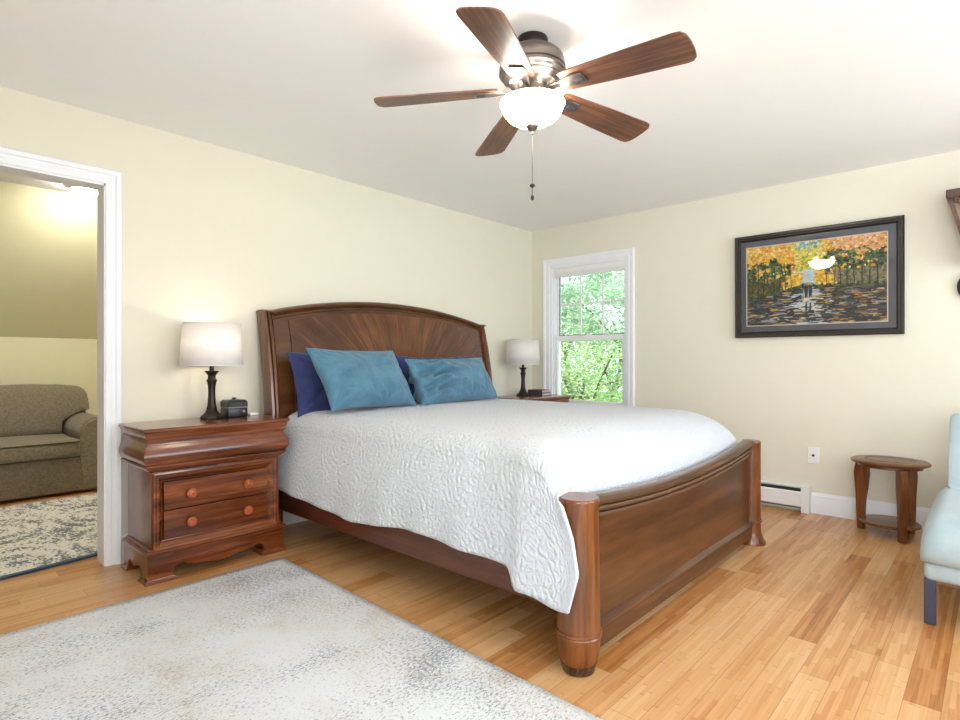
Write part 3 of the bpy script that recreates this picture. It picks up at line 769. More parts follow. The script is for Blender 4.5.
# ------------------------------------------------------------------ lamps
def table_lamp(x, y, z0, s, label, lit, shade_mat):
    t = thing('table_lamp', (x, y, z0), label, 'table lamp', 'bedside lamps')
    seg = 24
    bm = B()
    # octagonal flared foot
    lathe(bm, [(r * s, z * s) for r, z in ((.068, 0), (.07, .006), (.068, .014), (.056, .024), (.042, .036), (.034, .05), (.032, .058))], (x, y, z0), 8)
    mk('base', bm, M['bronze'], t, smooth=20)
    bm = B()
    lathe(bm, [(r * s, z * s) for r, z in ((.03, .058), (.031, .066), (.027, .072), (.024, .09), (.021, .13), (.02, .17), (.022, .2), (.026, .222), (.03, .232), (.03, .238), (.024, .243), (.021, .256), (.024, .268), (.034, .28), (.04, .288), (.04, .292), (.014, .295), (.012, .32), (.012, .34))], (x, y, z0), seg)
    mk('stem', bm, M['bronze'], t, smooth=40)
    rb, rt, zb, zt = .18 * s, .16 * s, .326 * s, .58 * s
    bm = B(); loft(bm, [[(x + r * math.cos(2 * PI * i / 48), y + r * math.sin(2 * PI * i / 48), z0 + z) for i in range(48)] for r, z in ((rb, zb), (rt, zt))], caps=False)
    so = mk('lamp_shade', bm, shade_mat, t, smooth=60)
    md = so.modifiers.new('solid', 'SOLIDIFY'); md.thickness = .002
    for r, z in ((rb, zb), (rt, zt)):
        bm = B(); tube(bm, [(x + (r + .001) * math.cos(2 * PI * i / 40), y + (r + .001) * math.sin(2 * PI * i / 40), z0 + z) for i in range(41)], .003, 6)
        mk('shade_trim', bm, M['shade'], so)
    bm = B()                                            # spider fitting
    for k in range(3):
        a = k * 2 * PI / 3; tube(bm, [(x, y, z0 + zt - .02 * s), (x + rt * math.cos(a), y + rt * math.sin(a), z0 + zt - .002)], .002, 6)
    tube(bm, [(x, y, z0 + .34 * s), (x, y, z0 + zt - .01 * s)], .003, 6)
    mk('shade_fitting', bm, M['bronze'], t)
    bm = B(); sphere(bm, (x, y, z0 + .42 * s), .03 * s, 16, 10, (1, 1, 1.25)); mk('bulb', bm, M['bulb'] if lit else M['white'], t, smooth=80)
    return t
LX, LY = -3.312, -.185
table_lamp(LX, LY, .773, .95, 'lit table lamp with a white drum shade on the nightstand by the doorway', True, M['shade'])
lb = light('lamp_glow', 'POINT', (LX, LY, .773 + .49), (0, 0, 0), 1.4, (1.0, 0.86, 0.7), shadow_soft_size=.03)
table_lamp(-.43, -.22, .773, .92, 'unlit table lamp with a white shade in the corner beside the window', False, M['shade'])

# small things on the left nightstand
t = thing('lidded_box', (-3.175, -.17, .773), 'small black lidded box with a top knob beside the lit lamp', 'box')
b = B(); rbox(b, -3.235, -3.115, -.225, -.115, .773, .83, .008, 3); mk('body', b, M['black'], t, smooth=40)
b = B(); loft(b, [[(-3.175 + math.copysign(.06 - i, sx) , -.17 + math.copysign(.055 - i, sy), z) for sx, sy in ((-1, -1), (1, -1), (1, 1), (-1, 1))] for i, z in ((.0, .834), (0, .862), (.006, .872), (.014, .876))]); mk('lid', b, M['black'], t, smooth=30, bevel=.004)
b = B(); box(b, -3.234, -3.116, -.224, -.116, .829, .835); mk('metal_band', b, M['nickel'], t, smooth=0)
b = B(); lathe(b, [(.008, 0), (.008, .004), (.014, .006), (.014, .011), (.010, .013)], (-3.175, -.17, .876), 16); mk('knob', b, M['black'], t)
b = B(); seg = 14; loft(b, [[(-3.14 + r * math.cos(2 * PI * i / seg), -.225 - h, .806 + r * math.sin(2 * PI * i / seg)) for i in range(seg)] for r, h in ((.009, -.002), (.009, .003), (.006, .004))]); mk('clasp', b, M['nickel'], t)
b = B(); rbox(b, -3.08, -3.025, -.18, -.10, .773, .787, .005, 3); tag(mk('remote_control', b, M['white'], loc=(-3.052, -.14, .773)), 'small white remote lying on the nightstand beside the headboard post', 'remote')
# books on the far nightstand
for k, (xa, xb, ya, yb, za, zb, lab) in enumerate(((-.335, -.19, -.375, -.195, .7735, .801, 'lower of two dark books stacked beside the unlit lamp'), (-.33, -.195, -.37, -.20, .802, .828, 'upper of two dark books stacked beside the unlit lamp'))):
    t = thing('book', ((xa + xb) / 2, (ya + yb) / 2, za), lab, 'book', 'books on the far nightstand')
    b = B(); box(b, xa, xb, ya, yb, za, za + .003); box(b, xa, xb, ya, yb, zb - .003, zb); box(b, xa, xa + .003, ya, yb, za, zb); mk('cover', b, M['bookc'] if 'bookc' in M else M.setdefault('bookc', plain('book_cover', (84, 68, 72), .5)), t, smooth=0)
    b = B(); box(b, xa + .003, xb - .005, ya + .005, yb - .005, za + .003, zb - .003); mk('pages', b, M.setdefault('pages', plain('paper', (196, 184, 180), .8)), t, smooth=0)

# ------------------------------------------------------------------ ceiling fan
FX, FYc = -2.816, -2.143
fan = thing('ceiling_fan', (FX, FYc, H), 'five-bladed brown ceiling fan with a lit glass bowl', 'ceiling fan')
b = B(); lathe(b, [(.062, H - .001), (.064, H - .004), (.064, H - .022), (.056, H - .03), (.052, H - .05)], (FX, FYc, 0), 40); mk('canopy', b, M['bronze'], fan)
b = B(); lathe(b, [(.05, H - .046), (.085, H - .052), (.105, H - .06), (.124, H - .078), (.134, H - .1), (.137, H - .122), (.137, H - .128), (.132, H - .131), (.132, H - .136), (.138, H - .139), (.138, H - .147), (.131, H - .151), (.126, H - .163), (.12, H - .166), (.12, H - .172), (.112, H - .176), (.1, H - .19), (.075, H - .196), (.06, H - .2)], (FX, FYc, 0), 48); mk('motor_housing', b, M['nickel'], fan, smooth=30)
b = B(); lathe(b, [(.06, H - .2), (.062, H - .205), (.062, H - .225), (.075, H - .232), (.085, H - .238), (.085, H - .255), (.115, H - .259), (.115, H - .264)], (FX, FYc, 0), 40); mk('switch_cup', b, M['nickel'], fan, smooth=30)
b = B(); lathe(b, [(.118, H - .262), (.131, H - .263), (.134, H - .27), (.129, H - .275), (.127, H - .286), (.117, H - .308), (.098, H - .33), (.07, H - .346), (.036, H - .356), (.008, H - .358)], (FX, FYc, 0), 48); mk('glass_bowl', b, M['bowl'], fan, smooth=50)
b = B(); lathe(b, [(.026, H - .358), (.026, H - .362), (.02, H - .372), (.01, H - .378), (.006, H - .384), (.007, H - .392), (.001, H - .395)], (FX, FYc, 0), 24); mk('finial', b, M['nickel'], fan)
for k in range(3):
    a = math.radians(21.4 + 120 * k); light('fan_bulb', 'POINT', (FX + .105 * math.cos(a), FYc + .105 * math.sin(a), H - .25), (0, 0, 0), 4.6, (1.0, 0.93, 0.85), shadow_soft_size=.02)
ch = B(); tube(ch, [(FX, FYc, H - .39), (FX, FYc, H - .655)], .0016, 6)
for k in range(44): sphere(ch, (FX, FYc, H - .395 - k * .006), .0027, 6, 4)
cho = mk('pull_chain', ch, M['nickel'], fan)
b = B(); sphere(b, (FX, FYc, H - .605), .011, 12, 8, (1, 1, .8)); mk('chain_bead', b, M['bronze'], cho); b = B(); sphere(b, (FX, FYc, H - .655), .007, 12, 8, (1, 1, 1.7)); mk('pull_knob', b, M['bronze'], cho)
for k in range(5):
    a = math.radians(57.9 + 72 * k)
    R4 = Matrix.Translation((FX, FYc, H - .212)) @ Matrix.Rotation(a, 4, 'Z') @ Matrix.Rotation(math.radians(3.6), 4, 'Y') @ Matrix.Rotation(math.radians(-12), 4, 'X')
    R4b = Matrix.Translation((FX, FYc, H - .243)) @ Matrix.Rotation(a, 4, 'Z')
    b = B(); pts = []
    r0, r1 = .145, .655
    outline = [(r0, -.048), (r0 + .02, -.056), (.4, -.071), (r1 - .045, -.08), (r1 - .02, -.076), (r1 - .005, -.058), (r1, -.024)]
    outline = outline + [(x, -y) for x, y in outline[::-1]]
    prism(b, outline, 'Z', .0, .006)
    # the blade keeps its own object frame so the grain runs along it
    bo = bpy.data.objects.new('blade', bpy.data.meshes.new('blade')); COL.objects.link(bo)
    bmesh.ops.recalc_face_normals(b, faces=b.faces[:]); b.to_mesh(bo.data); b.free(); bo.data.materials.append(M['blade']); bo.parent = fan
    bo.matrix_local = Matrix.Translation((0, 0, -.212)) @ Matrix.Rotation(a, 4, 'Z') @ Matrix.Rotation(math.radians(3.6), 4, 'Y') @ Matrix.Rotation(math.radians(-12), 4, 'X')
    # bracket
    b = B()
    def tr(p, m): return m @ Vector(p)
    tmp = B()
    prism(tmp, [(.07, -.012), (.13, -.014), (.165, -.024), (.2, -.034), (.24, -.03), (.243, .03), (.2, .034), (.165, .024), (.13, .014), (.07, .012)], 'Z', -.006, -.0005)
    bmesh.ops.bevel(tmp, geom=tmp.edges[:], offset=.002, segments=1, affect='EDGES')
    prism(tmp, [(.07, -.006), (.1, .02), (.135, .0), (.135, -.006)], 'Y', -.01, .01)
    bmesh.ops.transform(tmp, matrix=R4, verts=tmp.verts[:])
    br = mk('bracket', tmp, M['nickel'], fan, smooth=30)
    tmp = B(); box(tmp, .198, .232, -.012, .012, -.0075, -.0058); bmesh.ops.transform(tmp, matrix=R4, verts=tmp.verts[:]); mk('bracket_slot', tmp, M['slot'], br, smooth=0)

# ------------------------------------------------------------------ framed picture on the right wall
PY0, PY1, PZ0, PZ1 = -3.105, -2.034, 1.287, 2.073
pic = thing('framed_picture', (-.02, (PY0 + PY1) / 2, PZ0), 'framed autumn avenue painting with a grey mat on the right wall', 'picture')
b = B(); pr = [(0, .001), (0, .03), (.008, .038), (.02, .036), (.024, .03), (.034, .03), (.04, .022), (.044, .016), (.044, .001)]
R = [[b.verts.new(p) for p in ((-d, PY0 + w, PZ0 + w), (-d, PY1 - w, PZ0 + w), (-d, PY1 - w, PZ1 - w), (-d, PY0 + w, PZ1 - w))] for w, d in pr]
for A_, C_ in zip(R[:-1], R[1:]):
    for i in range(4): b.faces.new((A_[i], A_[(i + 1) % 4], C_[(i + 1) % 4], C_[i]))
mk('frame', b, M['frame'], pic, smooth=25)
IY0, IY1, IZ0, IZ1 = PY0 + .096, PY1 - .086, PZ0 + .093, PZ1 - .095
b = B(); e = .042
def matring(bm, w, d): return [bm.verts.new(p) for p in ((-d, w[0], w[2]), (-d, w[1], w[2]), (-d, w[1], w[3]), (-d, w[0], w[3]))]
R = [matring(b, w, d) for w, d in (((PY0 + e, PY1 - e, PZ0 + e, PZ1 - e), .012), ((IY0 - .006, IY1 + .006, IZ0 - .006, IZ1 + .006), .012), ((IY0 - .006, IY1 + .006, IZ0 - .006, IZ1 + .006), .009))]
for A_, C_ in zip(R[:-1], R[1:]):
    for i in range(4): b.faces.new((A_[i], A_[(i + 1) % 4], C_[(i + 1) % 4], C_[i]))
mk('mat_board', b, plain('grey_mat', (86, 88, 98), .7, mottle=.12), pic, smooth=0)
b = B(); R = [matring(b, w, d) for w, d in (((IY0 - .007, IY1 + .007, IZ0 - .007, IZ1 + .007), .0125), ((IY0, IY1, IZ0, IZ1), .0125), ((IY0, IY1, IZ0, IZ1), .008))]
for A_, C_ in zip(R[:-1], R[1:]):
    for i in range(4): b.faces.new((A_[i], A_[(i + 1) % 4], C_[(i + 1) % 4], C_[i]))
mk('fillet', b, plain('pale_fillet', (214, 202, 180), .5), pic, smooth=0)

def painting():
    """impressionist avenue in brush strokes: one colour per stroke cell; s runs left to right, t bottom to top"""
    rnd = random.Random(5)
    NX, NZ = 300, 190
    buf = [[None] * NX for _ in range(NZ)]
    def hor(s_): return .33 + .12 * min(1, s_ / .44) if s_ < .44 else .45 - .04 * (s_ - .44) / .56
    pick = lambda p: p[rnd.randrange(len(p))]
    GOLD = [(238, 196, 70), (246, 212, 104), (232, 158, 54), (222, 132, 56), (250, 228, 156), (206, 160, 50), (240, 178, 92), (234, 204, 66)]
    PEACH = [(236, 186, 130), (228, 164, 96), (244, 208, 160), (222, 150, 84), (214, 186, 90), (196, 120, 70)]
    GREEN = [(44, 72, 40), (74, 104, 48), (34, 52, 38), (104, 128, 58), (58, 86, 60), (24, 34, 30), (132, 148, 84)]
    PATH = [(42, 44, 50), (72, 62, 50), (104, 80, 50), (166, 118, 58), (38, 56, 78), (206, 170, 104), (78, 104, 124), (150, 160, 166), (56, 42, 34), (30, 32, 36), (196, 138, 70), (34, 36, 42), (60, 62, 66), (90, 92, 92), (48, 58, 70)]
    def base(s, t):
        n1 = noise.noise(Vector((s * 7, t * 6, 2.0))); n2 = noise.noise(Vector((s * 16, t * 14, 7.0)))
        dx = abs(abs(s - .47) + .045 * n2 + rnd.gauss(0, .018)); h = hor(s)
        if t < h - .012:                                    # wet path, bright down the middle
            glow = math.exp(-(dx / (.06 + .22 * (h - t))) ** 2) * (1 if t > .16 else .35)
            if rnd.random() < glow * .9: return pick([(206, 212, 214), (188, 190, 186), (174, 188, 200), (222, 214, 190)])
            if n2 > .12: return pick([(40, 42, 48), (56, 46, 40), (30, 34, 42), (62, 70, 78)])
            return pick(PATH)
        if t < h + .03: return pick([(40, 66, 40), (64, 92, 50), (30, 44, 34), (96, 110, 60)])
        crown = (.56 + .10 * n1) if s < .47 else (.60 + .10 * n1)
        if dx < .06 and t < .66: return pick([(198, 214, 220), (182, 204, 214), (214, 222, 216), (170, 194, 206)])
        if t < crown and dx > .05:
            if dx < .17: return pick([(240, 200, 60), (248, 216, 96), (218, 164, 44), (196, 150, 50)])
            if s > .47: return pick([(118, 116, 84), (140, 130, 92), (96, 98, 76), (78, 82, 66), (150, 140, 104)])
            return pick([(78, 78, 44), (104, 92, 46), (56, 58, 36), (130, 108, 50), (60, 72, 44)])
        top = (.80 if s < .47 else .86) + .12 * n1
        if t < top and dx > .13 and n2 > -.42: return pick(GREEN if n2 > -.05 or rnd.random() < .6 else GOLD)
        if dx < .09 and t > .9 and rnd.random() < .45: return pick([(96, 170, 206), (136, 190, 210)])
        if dx < .1 and t > .62: return pick([(238, 214, 84), (210, 196, 70), (158, 170, 70), (244, 230, 150)])
        return pick(PEACH if s > .62 and t > .8 else GOLD)
    def stroke(cx, cz, lx, lz, col):
        for j in range(int(cz - lz), int(cz + lz) + 1):
            for i in range(int(cx - lx), int(cx + lx) + 1):
                if 0 <= i < NX and 0 <= j < NZ and ((i - cx) / (lx + .01)) ** 2 + ((j - cz) / (lz + .01)) ** 2 <= 1: buf[j][i] = col
    for j in range(NZ):
        for i in range(NX): buf[j][i] = base(i / NX, j / NZ)
    for _ in range(6500):
        s, t = rnd.random(), rnd.random(); c = base(s, t)
        if t < hor(s): stroke(s * NX, t * NZ, 5 + 9 * rnd.random(), .8 + rnd.random() * 1.4, c)
        else:
            r = 1.4 + rnd.random() * 2.6; stroke(s * NX, t * NZ, r, r * .9, c)
    # trunks
    for s in (.04, .09, .13, .17, .21, .255, .30, .345, .60, .65, .70, .74, .79, .84, .89, .94):
        dx = abs(s - .47); w = 1.1 + 2.2 * dx; top = .66 + .12 * rnd.random()
        lean = (rnd.random() - .5) * .03
        for j in range(int((hor(s) + .01) * NZ), int(top * NZ)):
            stroke((s + lean * (j / NZ - .43) * 4) * NX, j, w * .6, .6, (52, 42, 34) if dx > .2 else (110, 78, 36))
    for s in (.12, .21, .29, .63, .76, .86): stroke(s * NX, (.62 + .08 * abs(s - .47)) * NZ, 1.8, 2.2, (240, 236, 214))
    # the couple under an umbrella and their reflection
    for k, (cs, body) in enumerate(((.455, (40, 34, 44)), (.485, (34, 52, 86)))):
        stroke(cs * NX, .405 * NZ, 4.4, 11, body); stroke((cs - .005) * NX, .345 * NZ, 1.4, 6, (30, 28, 34)); stroke((cs + .006) * NX, .345 * NZ, 1.4, 6, (30, 28, 34))
        stroke(cs * NX, .20 * NZ, 2.6, 10, tuple(int(c * 1.1 + 14) for c in body))
    for i in range(-9, 10):
        h = 6 * math.sqrt(max(0, 1 - (i / 9.5) ** 2))
        stroke(.47 * NX + i * 1.1, .465 * NZ + h * .7, .6, max(.6, h * .55), [(60, 120, 180), (210, 150, 50), (220, 176, 60), (90, 130, 70)][(i + 9) // 5])
    bm = B(); V = [[bm.verts.new((-.0085, IY1 + (IY0 - IY1) * i / NX, IZ0 + (IZ1 - IZ0) * j / NZ)) for i in range(NX + 1)] for j in range(NZ + 1)]
    cl = bm.loops.layers.color.new('paint')
    for j in range(NZ):
        for i in range(NX):
            f = bm.faces.new((V[j][i], V[j + 1][i], V[j + 1][i + 1], V[j][i + 1]))
            c = tuple(v / 255 for v in buf[j][i]) + (1,)
            for lp in f.loops: lp[cl] = c
    return bm
g = NT('oil_paint'); at = g.n('ShaderNodeVertexColor'); at.layer_name = 'paint'; M['paint'] = g.base(at.outputs['Color'], .6, 0, .3)
mk('canvas', painting(), M['paint'], pic, smooth=0)
b = B(); box(b, -.0165, -.0145, PY0 + .041, PY1 - .041, PZ0 + .041, PZ1 - .041); mk('glass', b, M['picglass'], pic, smooth=0)

pic.rotation_euler = (0, math.radians(-.75), math.radians(.75)); pic.location.x -= .0085

# ------------------------------------------------------------------ round side stool
SX, SY = -.25, -3.05
st = thing('side_table', (SX, SY, 0), 'small round three-legged wooden side table with a low shelf by the wall', 'side table')
seg = 48
b = B(); lathe(b, [(.198, .452), (.208, .457), (.211, .466), (.206, .472), (.198, .476)], (SX, SY, 0), seg, sx=.9, sy=1.0); mk('top', b, M['stool'], st, smooth=40)
b = B(); lathe(b, [(.172, .432), (.172, .452)], (SX, SY, 0), seg, sx=.9, sy=1.0); mk('apron', b, M['stool'], st)
# inlaid oval ring groove in the top
b = B(); tube(b, [(SX + .105 * math.cos(2 * PI * k / 40), SY + .13 * math.sin(2 * PI * k / 40), .4755) for k in range(41)], .0025, 6); mk('inlay', b, M['slot'], st)
b = B(); lathe(b, [(.15, .065), (.162, .07), (.162, .08), (.155, .085)], (SX, SY, 0), seg); mk('shelf', b, M['stool'], st)
for px_, py_ in ((-.21, -2.885), (-.415, -3.135), (-.135, -3.15)):
    d = Vector((px_ - SX, py_ - SY, 0)); L_ = d.length; d.normalize(); n_ = Vector((-d.y, d.x, 0))
    prof = [(.0, 0), (.006, .12), (.008, .22), (.016, .32), (.02, .37), (.014, .41), (.006, .44), (-.062, .44), (-.066, .36), (-.058, .28), (-.046, .2), (-.04, .1), (-.04, 0)]
    b = B()
    A_ = [b.verts.new(Vector((SX, SY, 0)) + d * (L_ + .012 + r) + n_ * .02 + Vector((0, 0, z))) for r, z in prof]
    C_ = [b.verts.new(Vector((SX, SY, 0)) + d * (L_ + .012 + r) - n_ * .02 + Vector((0, 0, z))) for r, z in prof]
    b.faces.new(A_); b.faces.new(C_[::-1])
    for i in range(len(prof)): b.faces.new((A_[i], C_[i], C_[(i + 1) % len(prof)], A_[(i + 1) % len(prof)]))
    mk('leg', b, M['stoolz'], st, smooth=25, bevel=.005)

# ------------------------------------------------------------------ pale blue couch
CX0, CX1, CY1, CY0 = -1.67, -.70, -3.33, -5.15
co = thing('futon_couch', (-1.2, -4.2, 0), 'pale blue armless couch cut by the right edge', 'couch')
b = B(); rbox(b, CX0 + .012, CX1, CY0, CY1, .185, .262, .022, 4); mk('seat_base', b, M['couch'], co, smooth=50)
b = B()
bb = B(); rings = []
for k in range(9):
    a_ = PI / 2 * k / 8; rings.append((CY1 + .012 - .07 * (1 - math.sin(a_)), .07 * (1 - math.cos(a_))))
rings = [(y_, d_) for y_, d_ in rings][::-1]
prof_ = [(CX0 + .004, .26), (CX0 - .012, .275), (CX0 - .02, .305), (CX0 - .012, .345), (CX0 + .02, .385), (CX0 + .08, .415), (CX0 + .18, .433), (CX0 + .4, .444), (CX1 - .2, .44), (CX1, .432), (CX1, .26)]
loft(bb, [[(x_ + (.5 * d_ if x_ < -1.2 else 0), y_, z_ - d_ * (z_ - .26) / .18) for x_, z_ in prof_] for y_, d_ in [(CY0, 0)] + [(-4.2, 0)] + [(y2, .07 * (1 - math.cos(math.asin(min(1, max(0, (y2 - CY1 + .058) / .07)))))) for y2 in (CY1 - .058, CY1 - .04, CY1 - .02, CY1 - .003, CY1 + .007, CY1 + .012)]])
mk('seat_cushion', bb, M['couch'], co, smooth=50)
b = B()
sec = [(x_ + .2, z_) for x_, z_ in [(-.98, .40), (-1.0, .43), (-.985, .47), (-.86, .79), (-.83, .815), (-.79, .82), (-.76, .8), (-.755, .77), (-.84, .45), (-.86, .40)]]
n2 = 14
loft(b, [[(x, y, z) for x, z in [( -.7 + (x_ + .7) * s_, .6 + (z_ - .6) * s_) for x_, z_ in sec]] for y, s_ in ((CY1 - .037, .9), (CY1 - .047, .97), (CY1 - .075, 1.0), (-4.24, 1.0), (CY0, 1.0))])
mk('backrest', b, M['couch'], co, smooth=50)
for lx, ly in ((CX0 + .035, CY1 - .02), (CX1 - .1, CY1 - .02), (CX0 + .035, CY0 + .06), (CX1 - .1, CY0 + .06)):
    b = B(); loft(b, [[(lx - w, ly - .02, z), (lx + w, ly - .02, z), (lx + w, ly + .02, z), (lx - w, ly + .02, z)] for w, z in ((.016, 0), (.02, .19))]); mk('leg', b, M['couchleg'], co, smooth=0, bevel=.004)
b = B(); lathe(b, [(.014, 0), (.013, .006), (.008, .01)], (-1.1, -3.52, .43), 16); mk('tufted_button', b, M['couchleg'], co)

# ------------------------------------------------------------------ wall shelf at the right edge of the frame
sf = thing('wall_shelf', (-.08, -3.75, 1.8), 'dark wooden wall shelf with sloping sides cut by the right edge above the couch', 'shelf')
b = B(); box(b, -.20, -.002, -4.2, -3.325, 2.105, 2.158); mk('top_board', b, M['shelf'], sf, bevel=.006)
b = B(); prism(b, [(-3.332, 2.104), (-3.356, 2.104), (-3.456, 1.70), (-3.434, 1.70)], 'X', -.17, -.002); mk('side_panel', b, M['shelf'], sf, smooth=0); b = B(); prism(b, [(-4.186, 2.104), (-4.164, 2.104), (-4.09, 1.72), (-4.11, 1.72)], 'X', -.17, -.002); mk('side_panel', b, M['shelf'], sf, smooth=0)
b = B(); prism(b, [(-3.356, 2.104), (-4.164, 2.104), (-4.09, 1.72), (-3.452, 1.72)], 'X', -.03, -.002); mk('back_panel', b, M['shelfback'], sf, smooth=0)
b = B(); box(b, -.165, -.145, -4.15, -3.385, 2.068, 2.104); mk('apron', b, M['redwood'], sf, bevel=.004)
b = B(); seg = 28; loft(b, [[(-.002 - h, -3.47 + r * math.cos(2 * PI * i / seg), 1.575 + r * math.sin(2 * PI * i / seg)) for i in range(seg)] for r, h in ((.1, 0), (.1, .02), (.09, .03), (.02, .034))]); tag(mk('wall_ornament', b, M['black'], loc=(-.002, -3.47, 1.575)), 'round black wall ornament under the shelf, cut by the right edge', 'ornament')

# ------------------------------------------------------------------ rugs
rg = thing('area_rug', (-4.2, -2.0, 0), 'large pale grey distressed rug in the foreground', 'rug')
b = B(); n_ = 60
ex0, ex1, ey0, ey1 = -5.35, -3.114, -3.7, -.635
b2 = B(); V = []
for j in range(n_ + 1):
    row = []
    for i in range(n_ + 1):
        y = ey0 + (ey1 - ey0) * j / n_; x = ex0 + (ex1 - .025 * (ey1 - y) - ex0) * i / n_
        z = .011 + .0015 * noise.noise(Vector((x * 6, y * 6, 0)))
        if i == n_: x += .003 * noise.noise(Vector((0, y * 22, 0)))
        if j == n_: y += .003 * noise.noise(Vector((x * 22, 0, 5)))
        row.append(b2.verts.new((x, y, z)))
    V.append(row)
for j in range(n_):
    for i in range(n_): b2.faces.new((V[j][i], V[j][i + 1], V[j + 1][i + 1], V[j + 1][i]))
ro = mk('pile', b2, M['rug'], rg, smooth=60); md = ro.modifiers.new('solid', 'SOLIDIFY'); md.thickness = .009; md.offset = -1
b = B(); tube(b, [(ex0, ey1 - .002, .006), (ex1 - .004, ey1 - .002, .006), (ex1 - .004 - .025 * (ey1 - ey0), ey0, .006)], .0055, 8); mk('bound_edge', b, M['rugbind'], rg)
lr = thing('loft_rug', (-4.2, 1.05, 0), 'cream and slate ornamental rug in the room through the doorway', 'rug')
b = B(); prism(b, [(-5.3, .03), (-2.9, .36), (-2.9, 1.93), (-5.3, 1.93)], 'Z', .001, .012); mk('pile', b, M['loftrug'], lr, smooth=0)
b = B(); prism(b, [(-5.3, .0), (-2.9, .33), (-2.9, .362), (-5.3, .032)], 'Z', .0012, .0128); mk('bound_edge', b, M['rugedge'], lr, smooth=0)

# ------------------------------------------------------------------ sofa in the loft room
so = thing('sofa', (-4.3, 2.5, 0), 'taupe fabric sofa under the sloped ceiling through the doorway', 'sofa')
sx0, sx1, sy0, sy1 = -5.35, -3.2, 2.08, 2.97
b = B(); rbox(b, sx0 + .02, sx1 - .02, sy0 + .01, sy1, .025, .31, .015, 3); mk('base', b, M['sofa'], so, smooth=50)
def arm(xa, xb):
    bm = B(); w = xb - xa; xc = (xa + xb) / 2; pts = []
    for k in range(17):
        a = PI * k / 16; pts.append((xc + (w / 2 + .015) * math.cos(a), .5 + .13 * math.sin(a)))
    pts += [(xa, .44), (xa, .02), (xb, .02), (xb, .44)]
    t_ = B(); prism(t_, pts, 'Y', sy0, sy1 - .05)
    bmesh.ops.bevel(t_, geom=[e_ for e_ in t_.edges if abs(e_.verts[0].co.y - sy0) < 1e-4 and abs(e_.verts[1].co.y - sy0) < 1e-4], offset=.02, segments=3, affect='EDGES')
    return t_
mk('arm', arm(-3.45, sx1), M['sofa'], so, smooth=50); mk('arm', arm(sx0, sx0 + .3), M['sofa'], so, smooth=50)
def cushion(x0, x1, y0, y1, z0, z1, r, seed, puff=.02):
    bm = B(); rbox(bm, x0, x1, y0, y1, z0, z1, r, 5)
    bmesh.ops.subdivide_edges(bm, edges=[e_ for e_ in bm.edges if e_.calc_length() > .12], cuts=5, use_grid_fill=True)
    c = Vector(((x0 + x1) / 2, (y0 + y1) / 2, (z0 + z1) / 2)); h = Vector(((x1 - x0) / 2, (y1 - y0) / 2, (z1 - z0) / 2))
    for v_ in bm.verts:
        d = v_.co - c; u = [max(0, 1 - (abs(d[k]) / h[k]) ** 2) for k in range(3)]
        for k in range(3): v_.co[k] += math.copysign(puff, d[k]) * u[(k + 1) % 3] * u[(k + 2) % 3] + .01 * noise.noise(v_.co * 5 + Vector((seed, k, 0)))
    return bm
mid = -4.275
for k, (xa, xb) in enumerate(((sx0 + .3, mid), (mid, -3.45))):
    c_ = mk('seat_cushion', cushion(xa + .004, xb - .004, sy0 - .04, 2.78, .305, .455, .04, k), M['sofa'], so, smooth=60)
    b = B(); tube(b, [(xa + .02, sy0 - .046, .44), (xb - .02, sy0 - .046, .44)], .006, 6); tube(b, [(xa + .02, sy0 - .046, .318), (xb - .02, sy0 - .046, .318)], .006, 6); mk('piping', b, M['sofaseam'] if 'sofaseam' in M else M.setdefault('sofaseam', fabric('dark_piping', (60, 52, 42), (76, 66, 54))), c_)
for k, (xa, xb) in enumerate(((sx0 + .06, mid), (mid, -3.28))):
    bm = cushion(xa + .004, xb - .004, 2.55, 2.8, .45, .87, .07, 5 + k, .035)
    for v_ in bm.verts:
        v_.co.y += (v_.co.z - .45) * .28
        if k == 1 and v_.co.x > -3.47 and v_.co.z < .66: v_.co.x -= .2 * min(1, (.66 - v_.co.z) / .08) * min(1, (v_.co.x + 3.49) / .2)
    mk('back_cushion', bm, M['sofa'], so, smooth=60)
b = B(); rbox(b, sx0 + .05, -3.25, 2.8, sy1, .3, .8, .04, 3); mk('back_frame', b, M['sofa'], so, smooth=50)

# loft ceiling light
cl_ = thing('ceiling_light', (-3.52, 1.62, H), 'round lit ceiling light in the room through the doorway', 'ceiling light')
b = B(); lathe(b, [(.11, H - .001), (.112, H - .02), (.102, H - .026), (.095, H - .026)], (-3.52, 1.62, 0), 40); mk('rim', b, M['white'], cl_)
b = B(); lathe(b, [(.097, H - .024), (.09, H - .036), (.055, H - .046), (.01, H - .05)], (-3.52, 1.62, 0), 40); mk('diffuser', b, M['disc'], cl_)

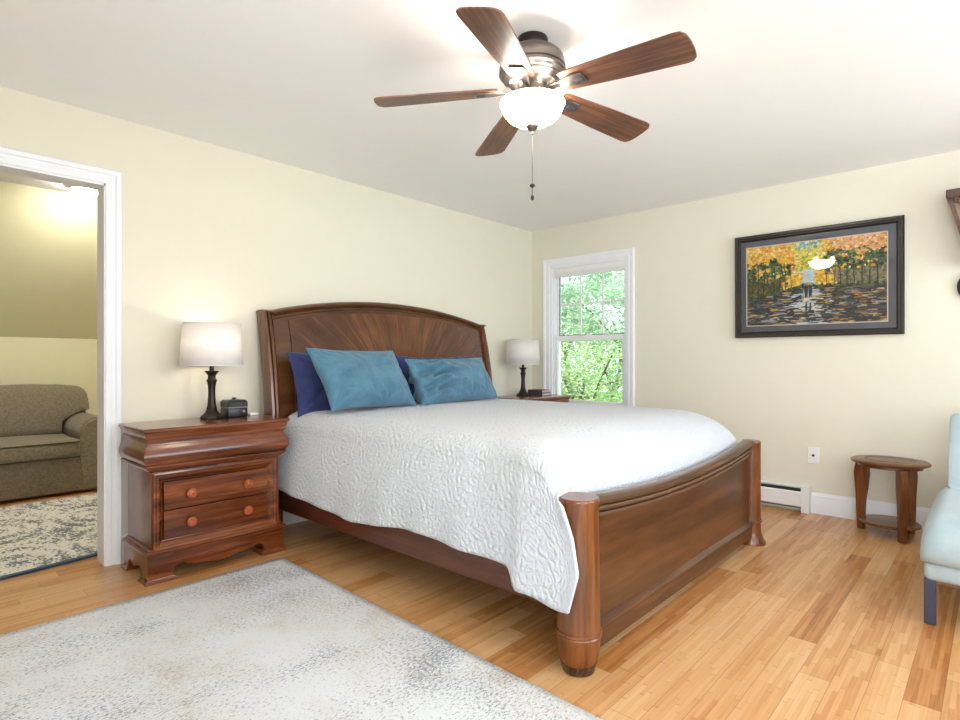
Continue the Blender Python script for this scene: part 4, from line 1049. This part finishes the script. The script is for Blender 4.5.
# ------------------------------------------------------------------ outside: lawn and trees
b = B(); box(b, .4, 60, -30, 60, -3.1, -3.0); struct('ground', b, M['grass'], smooth=0)
def tree(x, y, h, rx, rz, zc, mat, seed, nleaf, ls, label, name='leafy_tree', group='trees outside the window'):
    rn = random.Random(seed)
    t = thing(name, (x, y, -3), label, 'tree', group)
    bm = B(); pts = [(x + .12 * math.sin(k * 1.3 + seed), y + .12 * math.cos(k * 1.7 + seed), -3 + (h + 3) * .8 * k / 8) for k in range(9)]
    tube(bm, pts, [.16 * (1 - k / 10) for k in range(9)], 8)
    for k in range(10):
        p = Vector(pts[3 + k % 5]); a = rn.random() * 2 * PI
        e = p + Vector((math.cos(a) * rx * .8, math.sin(a) * rx * .8, .5 + rn.random() * 1.2))
        tube(bm, [p, (p + e) / 2 + Vector((0, 0, .15)), e], [.05, .03, .012], 6)
    mk('trunk', bm, M['bark'], t)
    bm = B()
    clumps = []
    for k in range(60):
        while True:
            q_ = Vector((rn.uniform(-1, 1), rn.uniform(-1, 1), rn.uniform(-1, 1)))
            if q_.length < 1: break
        clumps.append((Vector((x + q_.x * rx, y + q_.y * rx, zc + q_.z * rz)), .35 + rn.random() * .4))
    for k in range(nleaf):
        c, r = clumps[k % 60]
        p = c + Vector((rn.gauss(0, 1), rn.gauss(0, 1), rn.gauss(0, .7))) * r * .55
        d = Vector((rn.gauss(0, 1), rn.gauss(0, 1), rn.gauss(0, .5))).normalized(); n2 = Vector((rn.gauss(0, .6), rn.gauss(0, .6), 1)).normalized()
        s_ = d.cross(n2).normalized(); L2 = ls * (.7 + .6 * rn.random())
        bm.faces.new([bm.verts.new(p), bm.verts.new(p + d * L2 * .5 + s_ * L2 * .28), bm.verts.new(p + d * L2), bm.verts.new(p + d * L2 * .5 - s_ * L2 * .28)])
    bmesh.ops.recalc_face_normals(bm, faces=bm.faces[:1])
    mk('foliage', bm, mat, t, smooth=0)
tree(5.2, 2.6, 1.6, 1.5, 1.5, .1, M['leaf1'], 1, 14000, .075, 'bright green leafy tree close outside the lower window sash')
tree(5.6, 4.6, 1.9, 1.5, 1.5, .25, M['leaf1'], 2, 14000, .075, 'bright green leafy tree outside the left part of the window')
tree(10.5, 6.6, 5.5, 2.2, 3.0, 3.4, M['leaf2'], 3, 15000, .11, 'tall blue-green tree seen through the upper window sash')
tree(11.5, 9.6, 5.5, 2.2, 3.0, 3.2, M['leaf2'], 4, 15000, .11, 'tall blue-green tree behind the left upper window panes')
tree(9.0, 4.0, 3.4, 2.0, 2.2, 2.2, M['leaf2'], 5, 14000, .11, 'blue-green tree behind the right side of the window')
